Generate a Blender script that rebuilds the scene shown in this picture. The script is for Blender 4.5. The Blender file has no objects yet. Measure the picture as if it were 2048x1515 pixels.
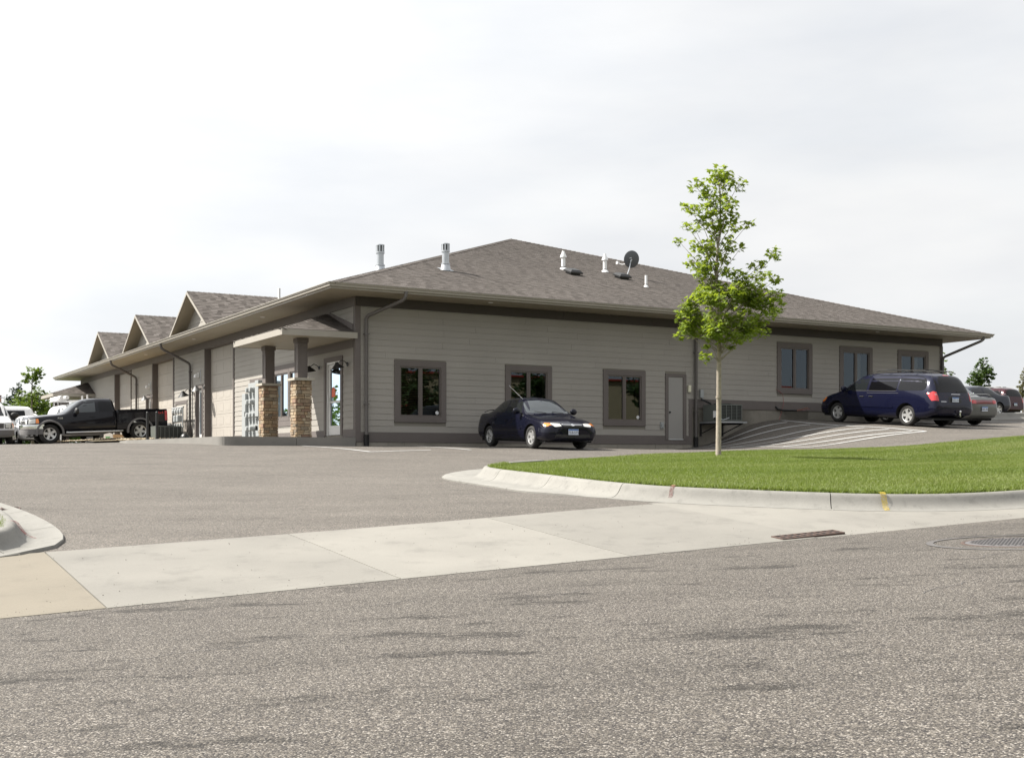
import bpy, bmesh, math, random
import numpy as np
from mathutils import Vector, Matrix
from mathutils.bvhtree import BVHTree
R = math.radians
random.seed(7); rng = np.random.default_rng(7)
S = bpy.context.scene
COL = S.collection

# ---------------------------------------------------------------- camera, sky, sun, exposure
EYE = 1.05
cam = bpy.data.cameras.new('camera'); camo = bpy.data.objects.new('camera', cam); COL.objects.link(camo)
camo.location = (0, 0, EYE); camo.rotation_euler = (R(90), 0, 0)
cam.sensor_width = 36; cam.lens = 2380/2048*36; cam.shift_y = (917-757.5)/2048
cam.clip_start = .1; cam.clip_end = 3000
S.camera = camo
S.render.resolution_x, S.render.resolution_y = 1024, 757
S.view_settings.view_transform = 'Standard'
try: S.view_settings.look = 'None'
except Exception: pass
S.view_settings.gamma = 1; S.view_settings.exposure = 1.0; S.view_settings.use_curve_mapping = False
w = bpy.data.worlds.new('World'); S.world = w; w.use_nodes = True
nt = w.node_tree; N = nt.nodes; L = nt.links
bg = N['Background']; bg.inputs['Strength'].default_value = .1
sky = N.new('ShaderNodeTexSky'); sky.sky_type = 'NISHITA'; sky.sun_disc = False
sky.sun_elevation = R(47); sky.sun_rotation = R(278); sky.air_density = 1.2; sky.dust_density = 2.5
tc = N.new('ShaderNodeTexCoord'); mp = N.new('ShaderNodeMapping')
mp.inputs['Scale'].default_value = (1.3, 1.3, 4.5); mp.inputs['Rotation'].default_value = (0, R(14), R(20))
n1 = N.new('ShaderNodeTexNoise'); n1.inputs['Scale'].default_value = 2.2; n1.inputs['Detail'].default_value = 7; n1.inputs['Roughness'].default_value = .55; n1.inputs['Distortion'].default_value = .5
rmp = N.new('ShaderNodeValToRGB'); rmp.color_ramp.elements[0].position = .3; rmp.color_ramp.elements[0].color = (.90, .90, .90, 1)
rmp.color_ramp.elements[1].position = .62; rmp.color_ramp.elements[1].color = (1, 1, 1, 1)
n2 = N.new('ShaderNodeTexNoise'); n2.inputs['Scale'].default_value = 3.1; n2.inputs['Detail'].default_value = 6
r2 = N.new('ShaderNodeValToRGB'); r2.color_ramp.elements[0].position = .3; r2.color_ramp.elements[0].color = (4.40, 4.50, 4.66, 1)
r2.color_ramp.elements[1].position = .65; r2.color_ramp.elements[1].color = (5.15, 5.18, 5.2, 1)
mx = N.new('ShaderNodeMix'); mx.data_type = 'RGBA'
L.new(tc.outputs['Generated'], mp.inputs['Vector']); L.new(mp.outputs['Vector'], n1.inputs['Vector']); L.new(mp.outputs['Vector'], n2.inputs['Vector'])
L.new(n1.outputs['Fac'], rmp.inputs['Fac']); L.new(n2.outputs['Fac'], r2.inputs['Fac'])
# thin cloud veil: whiter towards the sun that shines through it
dt = N.new('ShaderNodeVectorMath'); dt.operation = 'DOT_PRODUCT'; dt.inputs[1].default_value = (-.675, .095, .731); L.new(tc.outputs['Generated'], dt.inputs[0])
mxd = N.new('ShaderNodeMath'); mxd.operation = 'MAXIMUM'; mxd.inputs[1].default_value = 0; L.new(dt.outputs['Value'], mxd.inputs[0])
pw = N.new('ShaderNodeMath'); pw.operation = 'POWER'; pw.inputs[1].default_value = 2; L.new(mxd.outputs[0], pw.inputs[0])
ma = N.new('ShaderNodeMath'); ma.operation = 'MULTIPLY_ADD'; ma.inputs[1].default_value = 1.0; ma.inputs[2].default_value = .90; L.new(pw.outputs[0], ma.inputs[0])
veil = N.new('ShaderNodeVectorMath'); veil.operation = 'SCALE'; L.new(r2.outputs['Color'], veil.inputs[0]); L.new(ma.outputs[0], veil.inputs['Scale'])
L.new(rmp.outputs['Color'], mx.inputs['Factor']); L.new(sky.outputs['Color'], mx.inputs['A']); L.new(veil.outputs[0], mx.inputs['B'])
L.new(mx.outputs['Result'], bg.inputs['Color'])
sl = bpy.data.lights.new('sun', 'SUN'); sl.energy = 5.0; sl.angle = R(.7); sl.color = (1, .95, .87)
so = bpy.data.objects.new('sun', sl); COL.objects.link(so); so.rotation_euler = (0, R(-43), R(-8)); so.location = (-30, 0, 40)
S.cycles.max_bounces = 6; S.cycles.diffuse_bounces = 3; S.cycles.glossy_bounces = 3; S.cycles.transparent_max_bounces = 8
S.cycles.caustics_reflective = False; S.cycles.caustics_refractive = False

# ---------------------------------------------------------------- site frame: U along the long road and the office front, V away from the road
TH = math.atan(2380/4095.); CO, SI = math.cos(TH), math.sin(TH)
CU, CV = 13.2312, 31.6355                                  # near corner of the building
def W(U, V, z=0.): return Vector((U*CO-V*SI, U*SI+V*CO, z))
def BW(a, b, z=0.): return W(a+CU, b+CV, z)
CT = [(U, 9.85, .0393*U-.217) for U in (-25, -10, 0, 8, 16, 24, 32, 45)]
CT += [(-25,12.8,-.94),(-10,12.8,-.36),(2,12.8,.10),(9.3,12.8,.43),(16,12.8,.67),(24,12.8,.99),(32,12.8,1.29),(45,12.8,1.8),
(9.9,18.5,.69),(5,18.5,.55),(0,18.5,.38),(-10,18.5,.08),(-25,18.5,-.4),
(-10,30,.75),(0,30,1.05),(8,30,1.3),(13.2,31.6,1.41),(11,30,1.36),(9.2,32,1.43),(9.2,40,1.56),(9.2,48,1.66),
(12,40,1.62),(12,52,1.87),(8.5,52,1.69),(4,52,1.6),(7.2,57,1.67),(0,45,1.35),(0,60,1.6),(-10,45,1.15),(-10,60,1.5),(-25,45,.8),(-25,60,1.2),(-25,80,1.6),(0,80,1.8),(12,80,2.0),
(19,31.6,1.41),(25.2,31.6,1.42),(26.2,31.6,1.56),(27.06,31.6,1.89),(27.96,31.6,2.25),(28.9,31.6,2.40),(31.9,31.6,2.42),(36,31.6,2.5),(42,31.6,2.7),(50,31.6,2.9),
(13,29,1.36),(19,29,1.38),(24.8,29,1.40),(26.5,29,1.66),(28,29,2.05),(29.5,29,2.22),(33,29,2.28),
(13,26.5,1.25),(18,26.5,1.30),(23,26.5,1.33),(25.2,26.5,1.43),(27,26.5,1.75),(29,26.5,2.03),(33,26.5,2.12),(42,26.5,2.4),
(13,23.5,1.03),(18,23.5,1.13),(23,23.5,1.22),(26,23.5,1.42),(29,23.5,1.75),(33,23.5,1.9),(42,23.5,2.2),
(13,20,.83),(18,20,.95),(23,20,1.08),(27,20,1.42),(33,20,1.7),(42,20,2.05),(16,16,.74),(24,16,.98),(32,16,1.4),(45,16,1.9),
(42,40,3.0),(42,60,3.5),(55,30,3.1),(55,60,3.8),(30,80,3.),(55,85,4.),(20,50,2.0),(30,50,2.6)]
CA = np.array(CT)
def _phi(r2): return np.where(r2 > 1e-9, .5*r2*np.log(r2+1e-12), 0)
_n = len(CA); _P = np.c_[np.ones(_n), CA[:, :2]]
_M = np.zeros((_n+3, _n+3)); _M[:_n, :_n] = _phi(((CA[:, None, :2]-CA[None, :, :2])**2).sum(-1))+np.eye(_n)*.4
_M[:_n, _n:] = _P; _M[_n:, :_n] = _P.T
_W = np.linalg.solve(_M, np.r_[CA[:, 2], 0, 0, 0])
def GA(U, V):
    """height of the ground at site coordinates (arrays)"""
    U = np.asarray(U, float); V = np.asarray(V, float); u = np.clip(U, -25, 55); v = np.clip(V, 9.85, 85)
    k = _phi((u[..., None]-CA[:, 0])**2+(v[..., None]-CA[:, 1])**2)
    z = k@_W[:_n]+_W[_n]+_W[_n+1]*u+_W[_n+2]*v
    return np.where(V < 9.85, .0393*np.clip(U, -60, 70)-.022*np.clip(V, -16, 99), z)
def G(U, V): return float(GA(np.array([U]), np.array([V]))[0])
def WG(U, V, dz=0.): return W(U, V, G(U, V)+dz)

# ---------------------------------------------------------------- materials
MATS = {}
def mat(name, col, rough=.6, var=0., vscale=3., fine=0., fscale=60., bump=0., bscale=80., metal=0., coat=0., spec=.5, rnd=0., trans=0., tone=None, stain=0.):
    if name in MATS: return MATS[name]
    m = bpy.data.materials.new(name); m.use_nodes = True; MATS[name] = m
    nt = m.node_tree; N, L = nt.nodes, nt.links; b = N['Principled BSDF']
    b.inputs['Roughness'].default_value = rough; b.inputs['Metallic'].default_value = metal
    b.inputs['Specular IOR Level'].default_value = spec; b.inputs['Coat Weight'].default_value = coat; b.inputs['Coat Roughness'].default_value = .03
    c4 = (*col, 1); src = None
    def rgb():
        n = N.new('ShaderNodeRGB'); n.outputs[0].default_value = c4; return n.outputs[0]
    geo = N.new('ShaderNodeNewGeometry')
    def mul(s, fac_socket, lo, hi):
        mr = N.new('ShaderNodeMapRange'); mr.inputs['From Min'].default_value = .25; mr.inputs['From Max'].default_value = .75
        mr.inputs['To Min'].default_value = lo; mr.inputs['To Max'].default_value = hi; L.new(fac_socket, mr.inputs['Value'])
        x = N.new('ShaderNodeVectorMath'); x.operation = 'SCALE'; L.new(s, x.inputs[0]); L.new(mr.outputs[0], x.inputs['Scale']); return x.outputs[0]
    src = rgb()
    if tone:                                                # second colour picked by the per-face attribute 'tone'
        at = N.new('ShaderNodeAttribute'); at.attribute_name = 'tone'
        cr = N.new('ShaderNodeValToRGB'); e = cr.color_ramp.elements
        e[0].color = (*tone[0], 1); e[1].color = (*tone[-1], 1)
        for i, t in enumerate(tone[1:-1]): q = e.new((i+1)/(len(tone)-1)); q.color = (*t, 1)
        L.new(at.outputs['Fac'], cr.inputs['Fac']); src = cr.outputs['Color']
    if rnd:
        oi = N.new('ShaderNodeObjectInfo'); mr = N.new('ShaderNodeMapRange'); mr.inputs['To Min'].default_value = 1-rnd; mr.inputs['To Max'].default_value = 1+rnd
        L.new(oi.outputs['Random'], mr.inputs['Value']); x = N.new('ShaderNodeVectorMath'); x.operation = 'SCALE'; L.new(src, x.inputs[0]); L.new(mr.outputs[0], x.inputs['Scale']); src = x.outputs[0]
    if var:
        n = N.new('ShaderNodeTexNoise'); n.inputs['Scale'].default_value = vscale; n.inputs['Detail'].default_value = 5; L.new(geo.outputs['Position'], n.inputs['Vector']); src = mul(src, n.outputs['Fac'], 1-var, 1+var)
    if fine:
        n = N.new('ShaderNodeTexNoise'); n.inputs['Scale'].default_value = fscale; n.inputs['Detail'].default_value = 3; L.new(geo.outputs['Position'], n.inputs['Vector']); src = mul(src, n.outputs['Fac'], 1-fine, 1+fine)
    if stain:
        n = N.new('ShaderNodeTexNoise'); n.inputs['Scale'].default_value = vscale*3.1; n.inputs['Detail'].default_value = 8; n.inputs['Roughness'].default_value = .7; L.new(geo.outputs['Position'], n.inputs['Vector'])
        mr = N.new('ShaderNodeMapRange'); mr.inputs['From Min'].default_value = .52; mr.inputs['From Max'].default_value = .7; mr.inputs['To Min'].default_value = 1; mr.inputs['To Max'].default_value = 1-stain; L.new(n.outputs['Fac'], mr.inputs['Value'])
        x = N.new('ShaderNodeVectorMath'); x.operation = 'SCALE'; L.new(src, x.inputs[0]); L.new(mr.outputs[0], x.inputs['Scale']); src = x.outputs[0]
    L.new(src, b.inputs['Base Color'])
    if bump:
        n = N.new('ShaderNodeTexNoise'); n.inputs['Scale'].default_value = bscale; n.inputs['Detail'].default_value = 4; L.new(geo.outputs['Position'], n.inputs['Vector'])
        bp = N.new('ShaderNodeBump'); bp.inputs['Strength'].default_value = bump; bp.inputs['Distance'].default_value = .01; L.new(n.outputs['Fac'], bp.inputs['Height']); L.new(bp.outputs['Normal'], b.inputs['Normal'])
    if trans:
        t = N.new('ShaderNodeBsdfTranslucent'); t.inputs['Color'].default_value = (col[0]*1.7, col[1]*1.5, col[2]*.8, 1)
        ms = N.new('ShaderNodeMixShader'); ms.inputs[0].default_value = trans; out = N['Material Output']
        L.new(b.outputs[0], ms.inputs[1]); L.new(t.outputs[0], ms.inputs[2]); L.new(ms.outputs[0], out.inputs['Surface'])
    return m

def asphalt(name, base, chip, contrast, patch, scale=105.):
    m = bpy.data.materials.new(name); m.use_nodes = True; nt = m.node_tree; N, L = nt.nodes, nt.links; b = N['Principled BSDF']
    b.inputs['Roughness'].default_value = .85; b.inputs['Specular IOR Level'].default_value = .25
    geo = N.new('ShaderNodeNewGeometry'); pos = geo.outputs['Position']
    v = N.new('ShaderNodeTexVoronoi'); v.inputs['Scale'].default_value = scale; L.new(pos, v.inputs['Vector'])
    sep = N.new('ShaderNodeSeparateColor'); L.new(v.outputs['Color'], sep.inputs[0])
    cr = N.new('ShaderNodeValToRGB'); e = cr.color_ramp.elements
    d = contrast
    e[0].position = 0; e[0].color = (base[0]*(1-.75*d), base[1]*(1-.75*d), base[2]*(1-.72*d), 1)
    e[1].position = 1; e[1].color = (*chip, 1)
    q = e.new(.3); q.color = (base[0]*(1-.4*d), base[1]*(1-.42*d), base[2]*(1-.4*d), 1)
    q = e.new(.62); q.color = (base[0]*(1+.1*d), base[1]*(1+.08*d), base[2], 1)
    q = e.new(.84); q.color = (base[0]*(1+.5*d), base[1]*(1+.42*d), base[2]*(1+.32*d), 1)
    L.new(sep.outputs[0], cr.inputs['Fac'])
    # tar between the chips
    mr = N.new('ShaderNodeMapRange'); mr.inputs['From Min'].default_value = .25; mr.inputs['From Max'].default_value = .75; mr.inputs['To Min'].default_value = 1.12; mr.inputs['To Max'].default_value = 1-.45*d
    L.new(v.outputs['Distance'], mr.inputs['Value'])
    def scale_by(s, val):
        x = N.new('ShaderNodeVectorMath'); x.operation = 'SCALE'; L.new(s, x.inputs[0]); L.new(val, x.inputs['Scale']); return x.outputs[0]
    src = scale_by(cr.outputs['Color'], mr.outputs[0])
    # broad wear, and dark bare patches stretched along the road
    mp = N.new('ShaderNodeMapping'); mp.inputs['Rotation'].default_value = (0, 0, -TH); mp.inputs['Scale'].default_value = (.55, 1.6, 1); L.new(pos, mp.inputs['Vector'])
    n = N.new('ShaderNodeTexNoise'); n.inputs['Scale'].default_value = .9; n.inputs['Detail'].default_value = 6; L.new(mp.outputs[0], n.inputs['Vector'])
    m1 = N.new('ShaderNodeMapRange'); m1.inputs['From Min'].default_value = .3; m1.inputs['From Max'].default_value = .7; m1.inputs['To Min'].default_value = .88; m1.inputs['To Max'].default_value = 1.1; L.new(n.outputs['Fac'], m1.inputs['Value'])
    src = scale_by(src, m1.outputs[0])
    mp2 = N.new('ShaderNodeMapping'); mp2.inputs['Rotation'].default_value = (0, 0, -TH+.12); mp2.inputs['Scale'].default_value = (.8, 2.1, 1); L.new(pos, mp2.inputs['Vector'])
    n3 = N.new('ShaderNodeTexNoise'); n3.inputs['Scale'].default_value = 1.0; n3.inputs['Detail'].default_value = 12; n3.inputs['Roughness'].default_value = .74; L.new(mp2.outputs[0], n3.inputs['Vector'])
    m2 = N.new('ShaderNodeMapRange'); m2.inputs['From Min'].default_value = .54; m2.inputs['From Max'].default_value = .61; m2.inputs['To Min'].default_value = 1; m2.inputs['To Max'].default_value = 1-patch; L.new(n3.outputs['Fac'], m2.inputs['Value'])
    src = scale_by(src, m2.outputs[0])
    L.new(src, b.inputs['Base Color'])
    bp = N.new('ShaderNodeBump'); bp.inputs['Strength'].default_value = .5; bp.inputs['Distance'].default_value = .006; bp.invert = True
    L.new(v.outputs['Distance'], bp.inputs['Height']); L.new(bp.outputs['Normal'], b.inputs['Normal'])
    MATS[name] = m; return m

def glass(name, tint, rough=.01, clear=True):
    if name in MATS: return MATS[name]
    m = bpy.data.materials.new(name); m.use_nodes = True; MATS[name] = m; nt = m.node_tree; N, L = nt.nodes, nt.links; out = N['Material Output']; N.remove(N['Principled BSDF'])
    t = N.new('ShaderNodeBsdfTransparent'); t.inputs['Color'].default_value = (*tint, 1)
    g = N.new('ShaderNodeBsdfGlossy'); g.inputs['Roughness'].default_value = rough; g.inputs['Color'].default_value = (.74, .88, 1, 1)  # blue of the reflected sky put into the gloss colour
    fr = N.new('ShaderNodeFresnel'); fr.inputs['IOR'].default_value = 1.7
    ms = N.new('ShaderNodeMixShader'); L.new(fr.outputs[0], ms.inputs[0]); L.new(t.outputs[0], ms.inputs[1]); L.new(g.outputs[0], ms.inputs[2]); L.new(ms.outputs[0], out.inputs['Surface'])
    return m

# ---------------------------------------------------------------- mesh building
class MB:
    def __init__(s): s.v = []; s.f = []; s.m = []; s.t = []
    def add(s, vs, fs, mi=0, tone=.5):
        o = len(s.v); s.v += [tuple(p) for p in vs]
        for f in fs: s.f.append([i+o for i in f]); s.m.append(mi); s.t.append(tone)
        return s
    def quad(s, a, b, c, d, mi=0, tone=.5): return s.add([a, b, c, d], [(0, 1, 2, 3)], mi, tone)
    def box(s, x0, x1, y0, y1, z0, z1, mi=0, M=None, tone=.5):
        vs = [Vector(p) for p in ((x0,y0,z0),(x1,y0,z0),(x1,y1,z0),(x0,y1,z0),(x0,y0,z1),(x1,y0,z1),(x1,y1,z1),(x0,y1,z1))]
        if M is not None: vs = [M@p for p in vs]
        return s.add(vs, [(3,2,1,0),(4,5,6,7),(0,1,5,4),(1,2,6,5),(2,3,7,6),(3,0,4,7)], mi, tone)
    def tube(s, path, r, n=8, mi=0, caps=True):
        path = [Vector(p) for p in path]; rs = r if isinstance(r, (list, tuple)) else [r]*len(path); vs = []; fs = []
        up = Vector((0, 0, 1)); prev = None
        for i, p in enumerate(path):
            d = (path[min(i+1, len(path)-1)]-path[max(i-1, 0)]).normalized()
            a = prev if prev is not None else (up if abs(d.z) < .9 else Vector((1, 0, 0)))
            e1 = (a-d*a.dot(d)); e1 = e1.normalized() if e1.length > 1e-6 else d.orthogonal().normalized(); prev = e1; e2 = d.cross(e1)
            for k in range(n): an = 2*math.pi*k/n; vs.append(p+(e1*math.cos(an)+e2*math.sin(an))*rs[i])
        for i in range(len(path)-1):
            for k in range(n): fs.append((i*n+k, i*n+(k+1) % n, (i+1)*n+(k+1) % n, (i+1)*n+k))
        if caps: fs.append(tuple(range(n-1, -1, -1))); fs.append(tuple((len(path)-1)*n+k for k in range(n)))
        return s.add(vs, fs, mi)
    def lathe(s, prof, n=24, M=None, mi=0, closed=False):
        vs = []; fs = []; k = len(prof)
        for j in range(n):
            a = 2*math.pi*j/n
            for (r, z) in prof:
                p = Vector((r*math.cos(a), r*math.sin(a), z)); vs.append(M@p if M is not None else p)
        for j in range(n):
            for i in range(k if closed else k-1):
                a, b = j*k+i, j*k+(i+1) % k; c, d = ((j+1) % n)*k+(i+1) % k, ((j+1) % n)*k+i
                fs.append((a, d, c, b))
        return s.add(vs, fs, mi)
    def prism(s, poly, fn, lo, hi, mi=0):
        """poly in 2-D, fn(a, b, h) -> point; extruded from lo to hi"""
        n = len(poly); vs = [fn(a, b, lo) for a, b in poly]+[fn(a, b, hi) for a, b in poly]
        fs = [tuple(range(n-1, -1, -1)), tuple(range(n, 2*n))]+[(i, (i+1) % n, n+(i+1) % n, n+i) for i in range(n)]
        return s.add(vs, fs, mi)
    def build(s, name, mats, parent=None, smooth=None, fix=False, mesh_only=False, kind=None):
        me = bpy.data.meshes.new(name); me.from_pydata(s.v, [], s.f)
        for m in (mats if isinstance(mats, (list, tuple)) else [mats]): me.materials.append(m)
        if any(s.m): me.polygons.foreach_set('material_index', s.m)
        if len(set(s.t)) > 1:
            at = me.attributes.new('tone', 'FLOAT', 'FACE'); at.data.foreach_set('value', s.t)
        me.update()
        if fix:
            bm = bmesh.new(); bm.from_mesh(me); bmesh.ops.recalc_face_normals(bm, faces=bm.faces); bm.to_mesh(me); bm.free()
        if smooth is not None:
            me.polygons.foreach_set('use_smooth', [True]*len(me.polygons)); me.set_sharp_from_angle(angle=R(smooth))
        if mesh_only: return me
        return link(name, me, parent, kind)
def link(name, me, parent=None, kind=None):
    o = bpy.data.objects.new(name, me); COL.objects.link(o); o.parent = parent
    if kind: o['kind'] = kind
    return o
def tag(o, label, cat, group=None):
    o['label'] = label; o['category'] = cat
    if group: o['group'] = group
    return o
def empty(name, loc, rz=0., label=None, cat=None, group=None):
    o = bpy.data.objects.new(name, None); COL.objects.link(o); o.location = loc; o.rotation_euler = (0, 0, rz); o.empty_display_size = .2
    return tag(o, label, cat, group) if label else o
def copy_tree(o, parent=None):
    c = o.copy(); COL.objects.link(c); c.parent = parent
    for ch in list(o.children): copy_tree(ch, c)
    return c
def text_mesh(s, size, depth=.002):
    cu = bpy.data.curves.new('lettering', 'FONT'); cu.body = s; cu.size = size; cu.extrude = depth; cu.align_x = 'CENTER'; cu.align_y = 'CENTER'; cu.resolution_u = 2
    o = bpy.data.objects.new('lettering', cu); COL.objects.link(o); dg = bpy.context.evaluated_depsgraph_get()
    me = bpy.data.meshes.new_from_object(o.evaluated_get(dg)); bpy.data.objects.remove(o); bpy.data.curves.remove(cu); return me
def rnd_poly(poly, r, k=3):
    out = []; n = len(poly)
    for i in range(n):
        p = Vector(poly[i]); a = Vector(poly[i-1]); b = Vector(poly[(i+1) % n])
        ra = min(r, (a-p).length*.45); rb = min(r, (b-p).length*.45); s = p+(a-p).normalized()*ra; e = p+(b-p).normalized()*rb
        for j in range(k+1):
            t = j/k; out.append(tuple(s*(1-t)**2+p*2*t*(1-t)+e*t*t))
    return out
def sheet(name, mats, us, vs, dz=0., kind='structure', zfn=None, parent=None):
    """ground-hugging sheet over a rectangular grid of site coordinates"""
    U, V = np.meshgrid(us, vs); Z = GA(U, V)+dz if zfn is None else zfn(U, V)
    X = U*CO-V*SI; Y = U*SI+V*CO; nu = len(us); nv = len(vs)
    pts = np.stack([X, Y, Z], -1).reshape(-1, 3); ii = np.arange(nu*nv).reshape(nv, nu)
    f = np.stack([ii[:-1, :-1], ii[:-1, 1:], ii[1:, 1:], ii[1:, :-1]], -1).reshape(-1, 4)
    me = bpy.data.meshes.new(name); me.from_pydata(pts.tolist(), [], f.tolist())
    me.materials.append(mats); me.polygons.foreach_set('use_smooth', [True]*len(me.polygons))
    return link(name, me, parent, kind)
def ribbon(mb, pts, width, dz, step=.25, mi=0):
    """painted line along a UV polyline"""
    P = []
    for (a, b) in zip(pts[:-1], pts[1:]):
        a, b = Vector(a), Vector(b); n = max(1, int((b-a).length/step))
        P += [a.lerp(b, i/n) for i in range(n)]
    P.append(Vector(pts[-1])); vs = []
    for i, p in enumerate(P):
        d = (P[min(i+1, len(P)-1)]-P[max(i-1, 0)]).normalized(); q = Vector((-d.y, d.x))*width/2
        for s in (-1, 1): c = p+q*s; vs.append(WG(c.x, c.y, dz))
    mb.add(vs, [(2*i, 2*i+1, 2*i+3, 2*i+2) for i in range(len(P)-1)], mi)
# ---------------------------------------------------------------- the ground
m_soil = mat('dry_grass', (.10, .12, .045), .95, var=.25, vscale=.6, fine=.2, fscale=9)
m_lot = asphalt('worn_lot_asphalt', (.130, .120, .108), (.272, .25, .225), .7, .16, 112.)
m_road = asphalt('chip_sealed_road', (.107, .099, .090), (.35, .325, .29), .95, .52, 132.)
m_conc = mat('concrete', (.198, .189, .172), .85, var=.10, vscale=1.2, fine=.07, fscale=90, bump=.15, bscale=120, rnd=.05, stain=.10)
m_slab = mat('apron_concrete', (.192, .183, .162), .85, var=.12, vscale=.8, fine=.06, fscale=70, bump=.12, bscale=140, rnd=.07, stain=.20)
m_slabt = mat('tan_apron_concrete', (.178, .157, .121), .85, var=.09, vscale=.9, fine=.06, fscale=70, bump=.12, bscale=140, rnd=.05, stain=.12)
m_kerb = mat('kerb_concrete', (.200, .194, .176), .85, var=.10, vscale=2.2, fine=.08, fscale=60, bump=.2, bscale=110, rnd=.04, stain=.24)
m_white = mat('line_paint', (.45, .45, .44), .7, var=.12, vscale=4, fine=.15, fscale=40)
m_grassbase = mat('turf', (.095, .118, .03), .95, var=.25, vscale=1.2, fine=.3, fscale=30)
m_blade = mat('grass_blade', (.105, .165, .028), .6, trans=.35, tone=((.088, .130, .022), (.132, .180, .030), (.178, .222, .050), (.238, .255, .10)))
m_rust = mat('rusty_iron', (.075, .045, .034), .7, var=.25, vscale=14)
m_dark = mat('sump_shade_black', (.01, .01, .01), .9)
m_iron = mat('cast_iron', (.105, .10, .10), .5, var=.15, vscale=20)
m_red = mat('red_marking_paint', (.36, .13, .12), .8, var=.2, vscale=25)
m_yellow = mat('yellow_marking_paint', (.50, .37, .05), .8, var=.15, vscale=25)
m_tar = mat('tar_patch', (.088, .083, .08), .8, var=.3, vscale=8)

ga = lambda a, b, n: np.linspace(a, b, n)
far = np.r_[ga(-420, -60, 10), ga(-52, 72, 48), ga(84, 460, 10)]
farv = np.r_[ga(-300, -40, 8), ga(-32, 100, 52), ga(112, 520, 12)]
def ground_z(U, V):
    z = GA(U, V)-.16
    return np.where((U > CU+.5) & (U < CU+24) & (V > CV+.5), np.minimum(z, 1.2), z)
sheet('ground', m_soil, far, farv, zfn=ground_z)
sheet('road', m_road, ga(-60, 70, 66), ga(-16, 9.80, 14))
def lot_z(U, V):
    z = GA(U, V)-.006
    return z
sheet('parking_lot', m_lot, ga(-30, 13.15, 100), ga(12.86, 76, 140), zfn=lot_z)
sheet('parking_lot', m_lot, ga(13.15, 54, 150), ga(19.0, 31.63, 50), zfn=lot_z)
sheet('parking_lot', m_lot, ga(37.8, 62, 24), ga(31.63, 62, 30), zfn=lot_z)

# driveway apron of separately cast slabs
ap = link('driveway_apron', None); ap['kind'] = 'structure'
def slab(u0, u1, v0, v1, nu=5, nv=6, dz=.004, th=.12, name='concrete_slab', m=m_slab, parent=ap, zf=None):
    mb = MB(); us = ga(u0, u1, nu); vs = ga(v0, v1, nv); zf = zf or (lambda U, V: G(U, V)+dz)
    idx = lambda i, j: j*nu+i
    top = [W(u, v, zf(u, v)) for v in vs for u in us]; fs = [(idx(i, j), idx(i+1, j), idx(i+1, j+1), idx(i, j+1)) for j in range(nv-1) for i in range(nu-1)]
    mb.add(top, fs)
    ring = [idx(i, 0) for i in range(nu)]+[idx(nu-1, j) for j in range(1, nv)]+[idx(i, nv-1) for i in range(nu-2, -1, -1)]+[idx(0, j) for j in range(nv-2, 0, -1)]
    k = len(ring); vv = [top[i] for i in ring]+[top[i]-Vector((0, 0, th)) for i in ring]
    mb.add(vv, [(i, k+i, k+(i+1) % k, (i+1) % k) for i in range(k)])
    return mb.build(name, m, parent)
g_ = .007
JU = [-8.2, -5.65, -3.1, -.58, 1.97, 4.54, 7.10, 9.65]
for a, b in zip(JU[:-1], JU[1:]):
    slab(a+g_, b-g_, 9.80, 12.82, m=m_slab if a > 1 else m_slabt)
# grey-brown silt packed in the joints
mb = MB()
for u in JU: ribbon(mb, [(u, 9.8), (u, 12.8)], .018, -.012)
mb.build('slab_joint', mat('joint_silt', (.10, .08, .055), .9), ap, kind='stuff')

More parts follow.
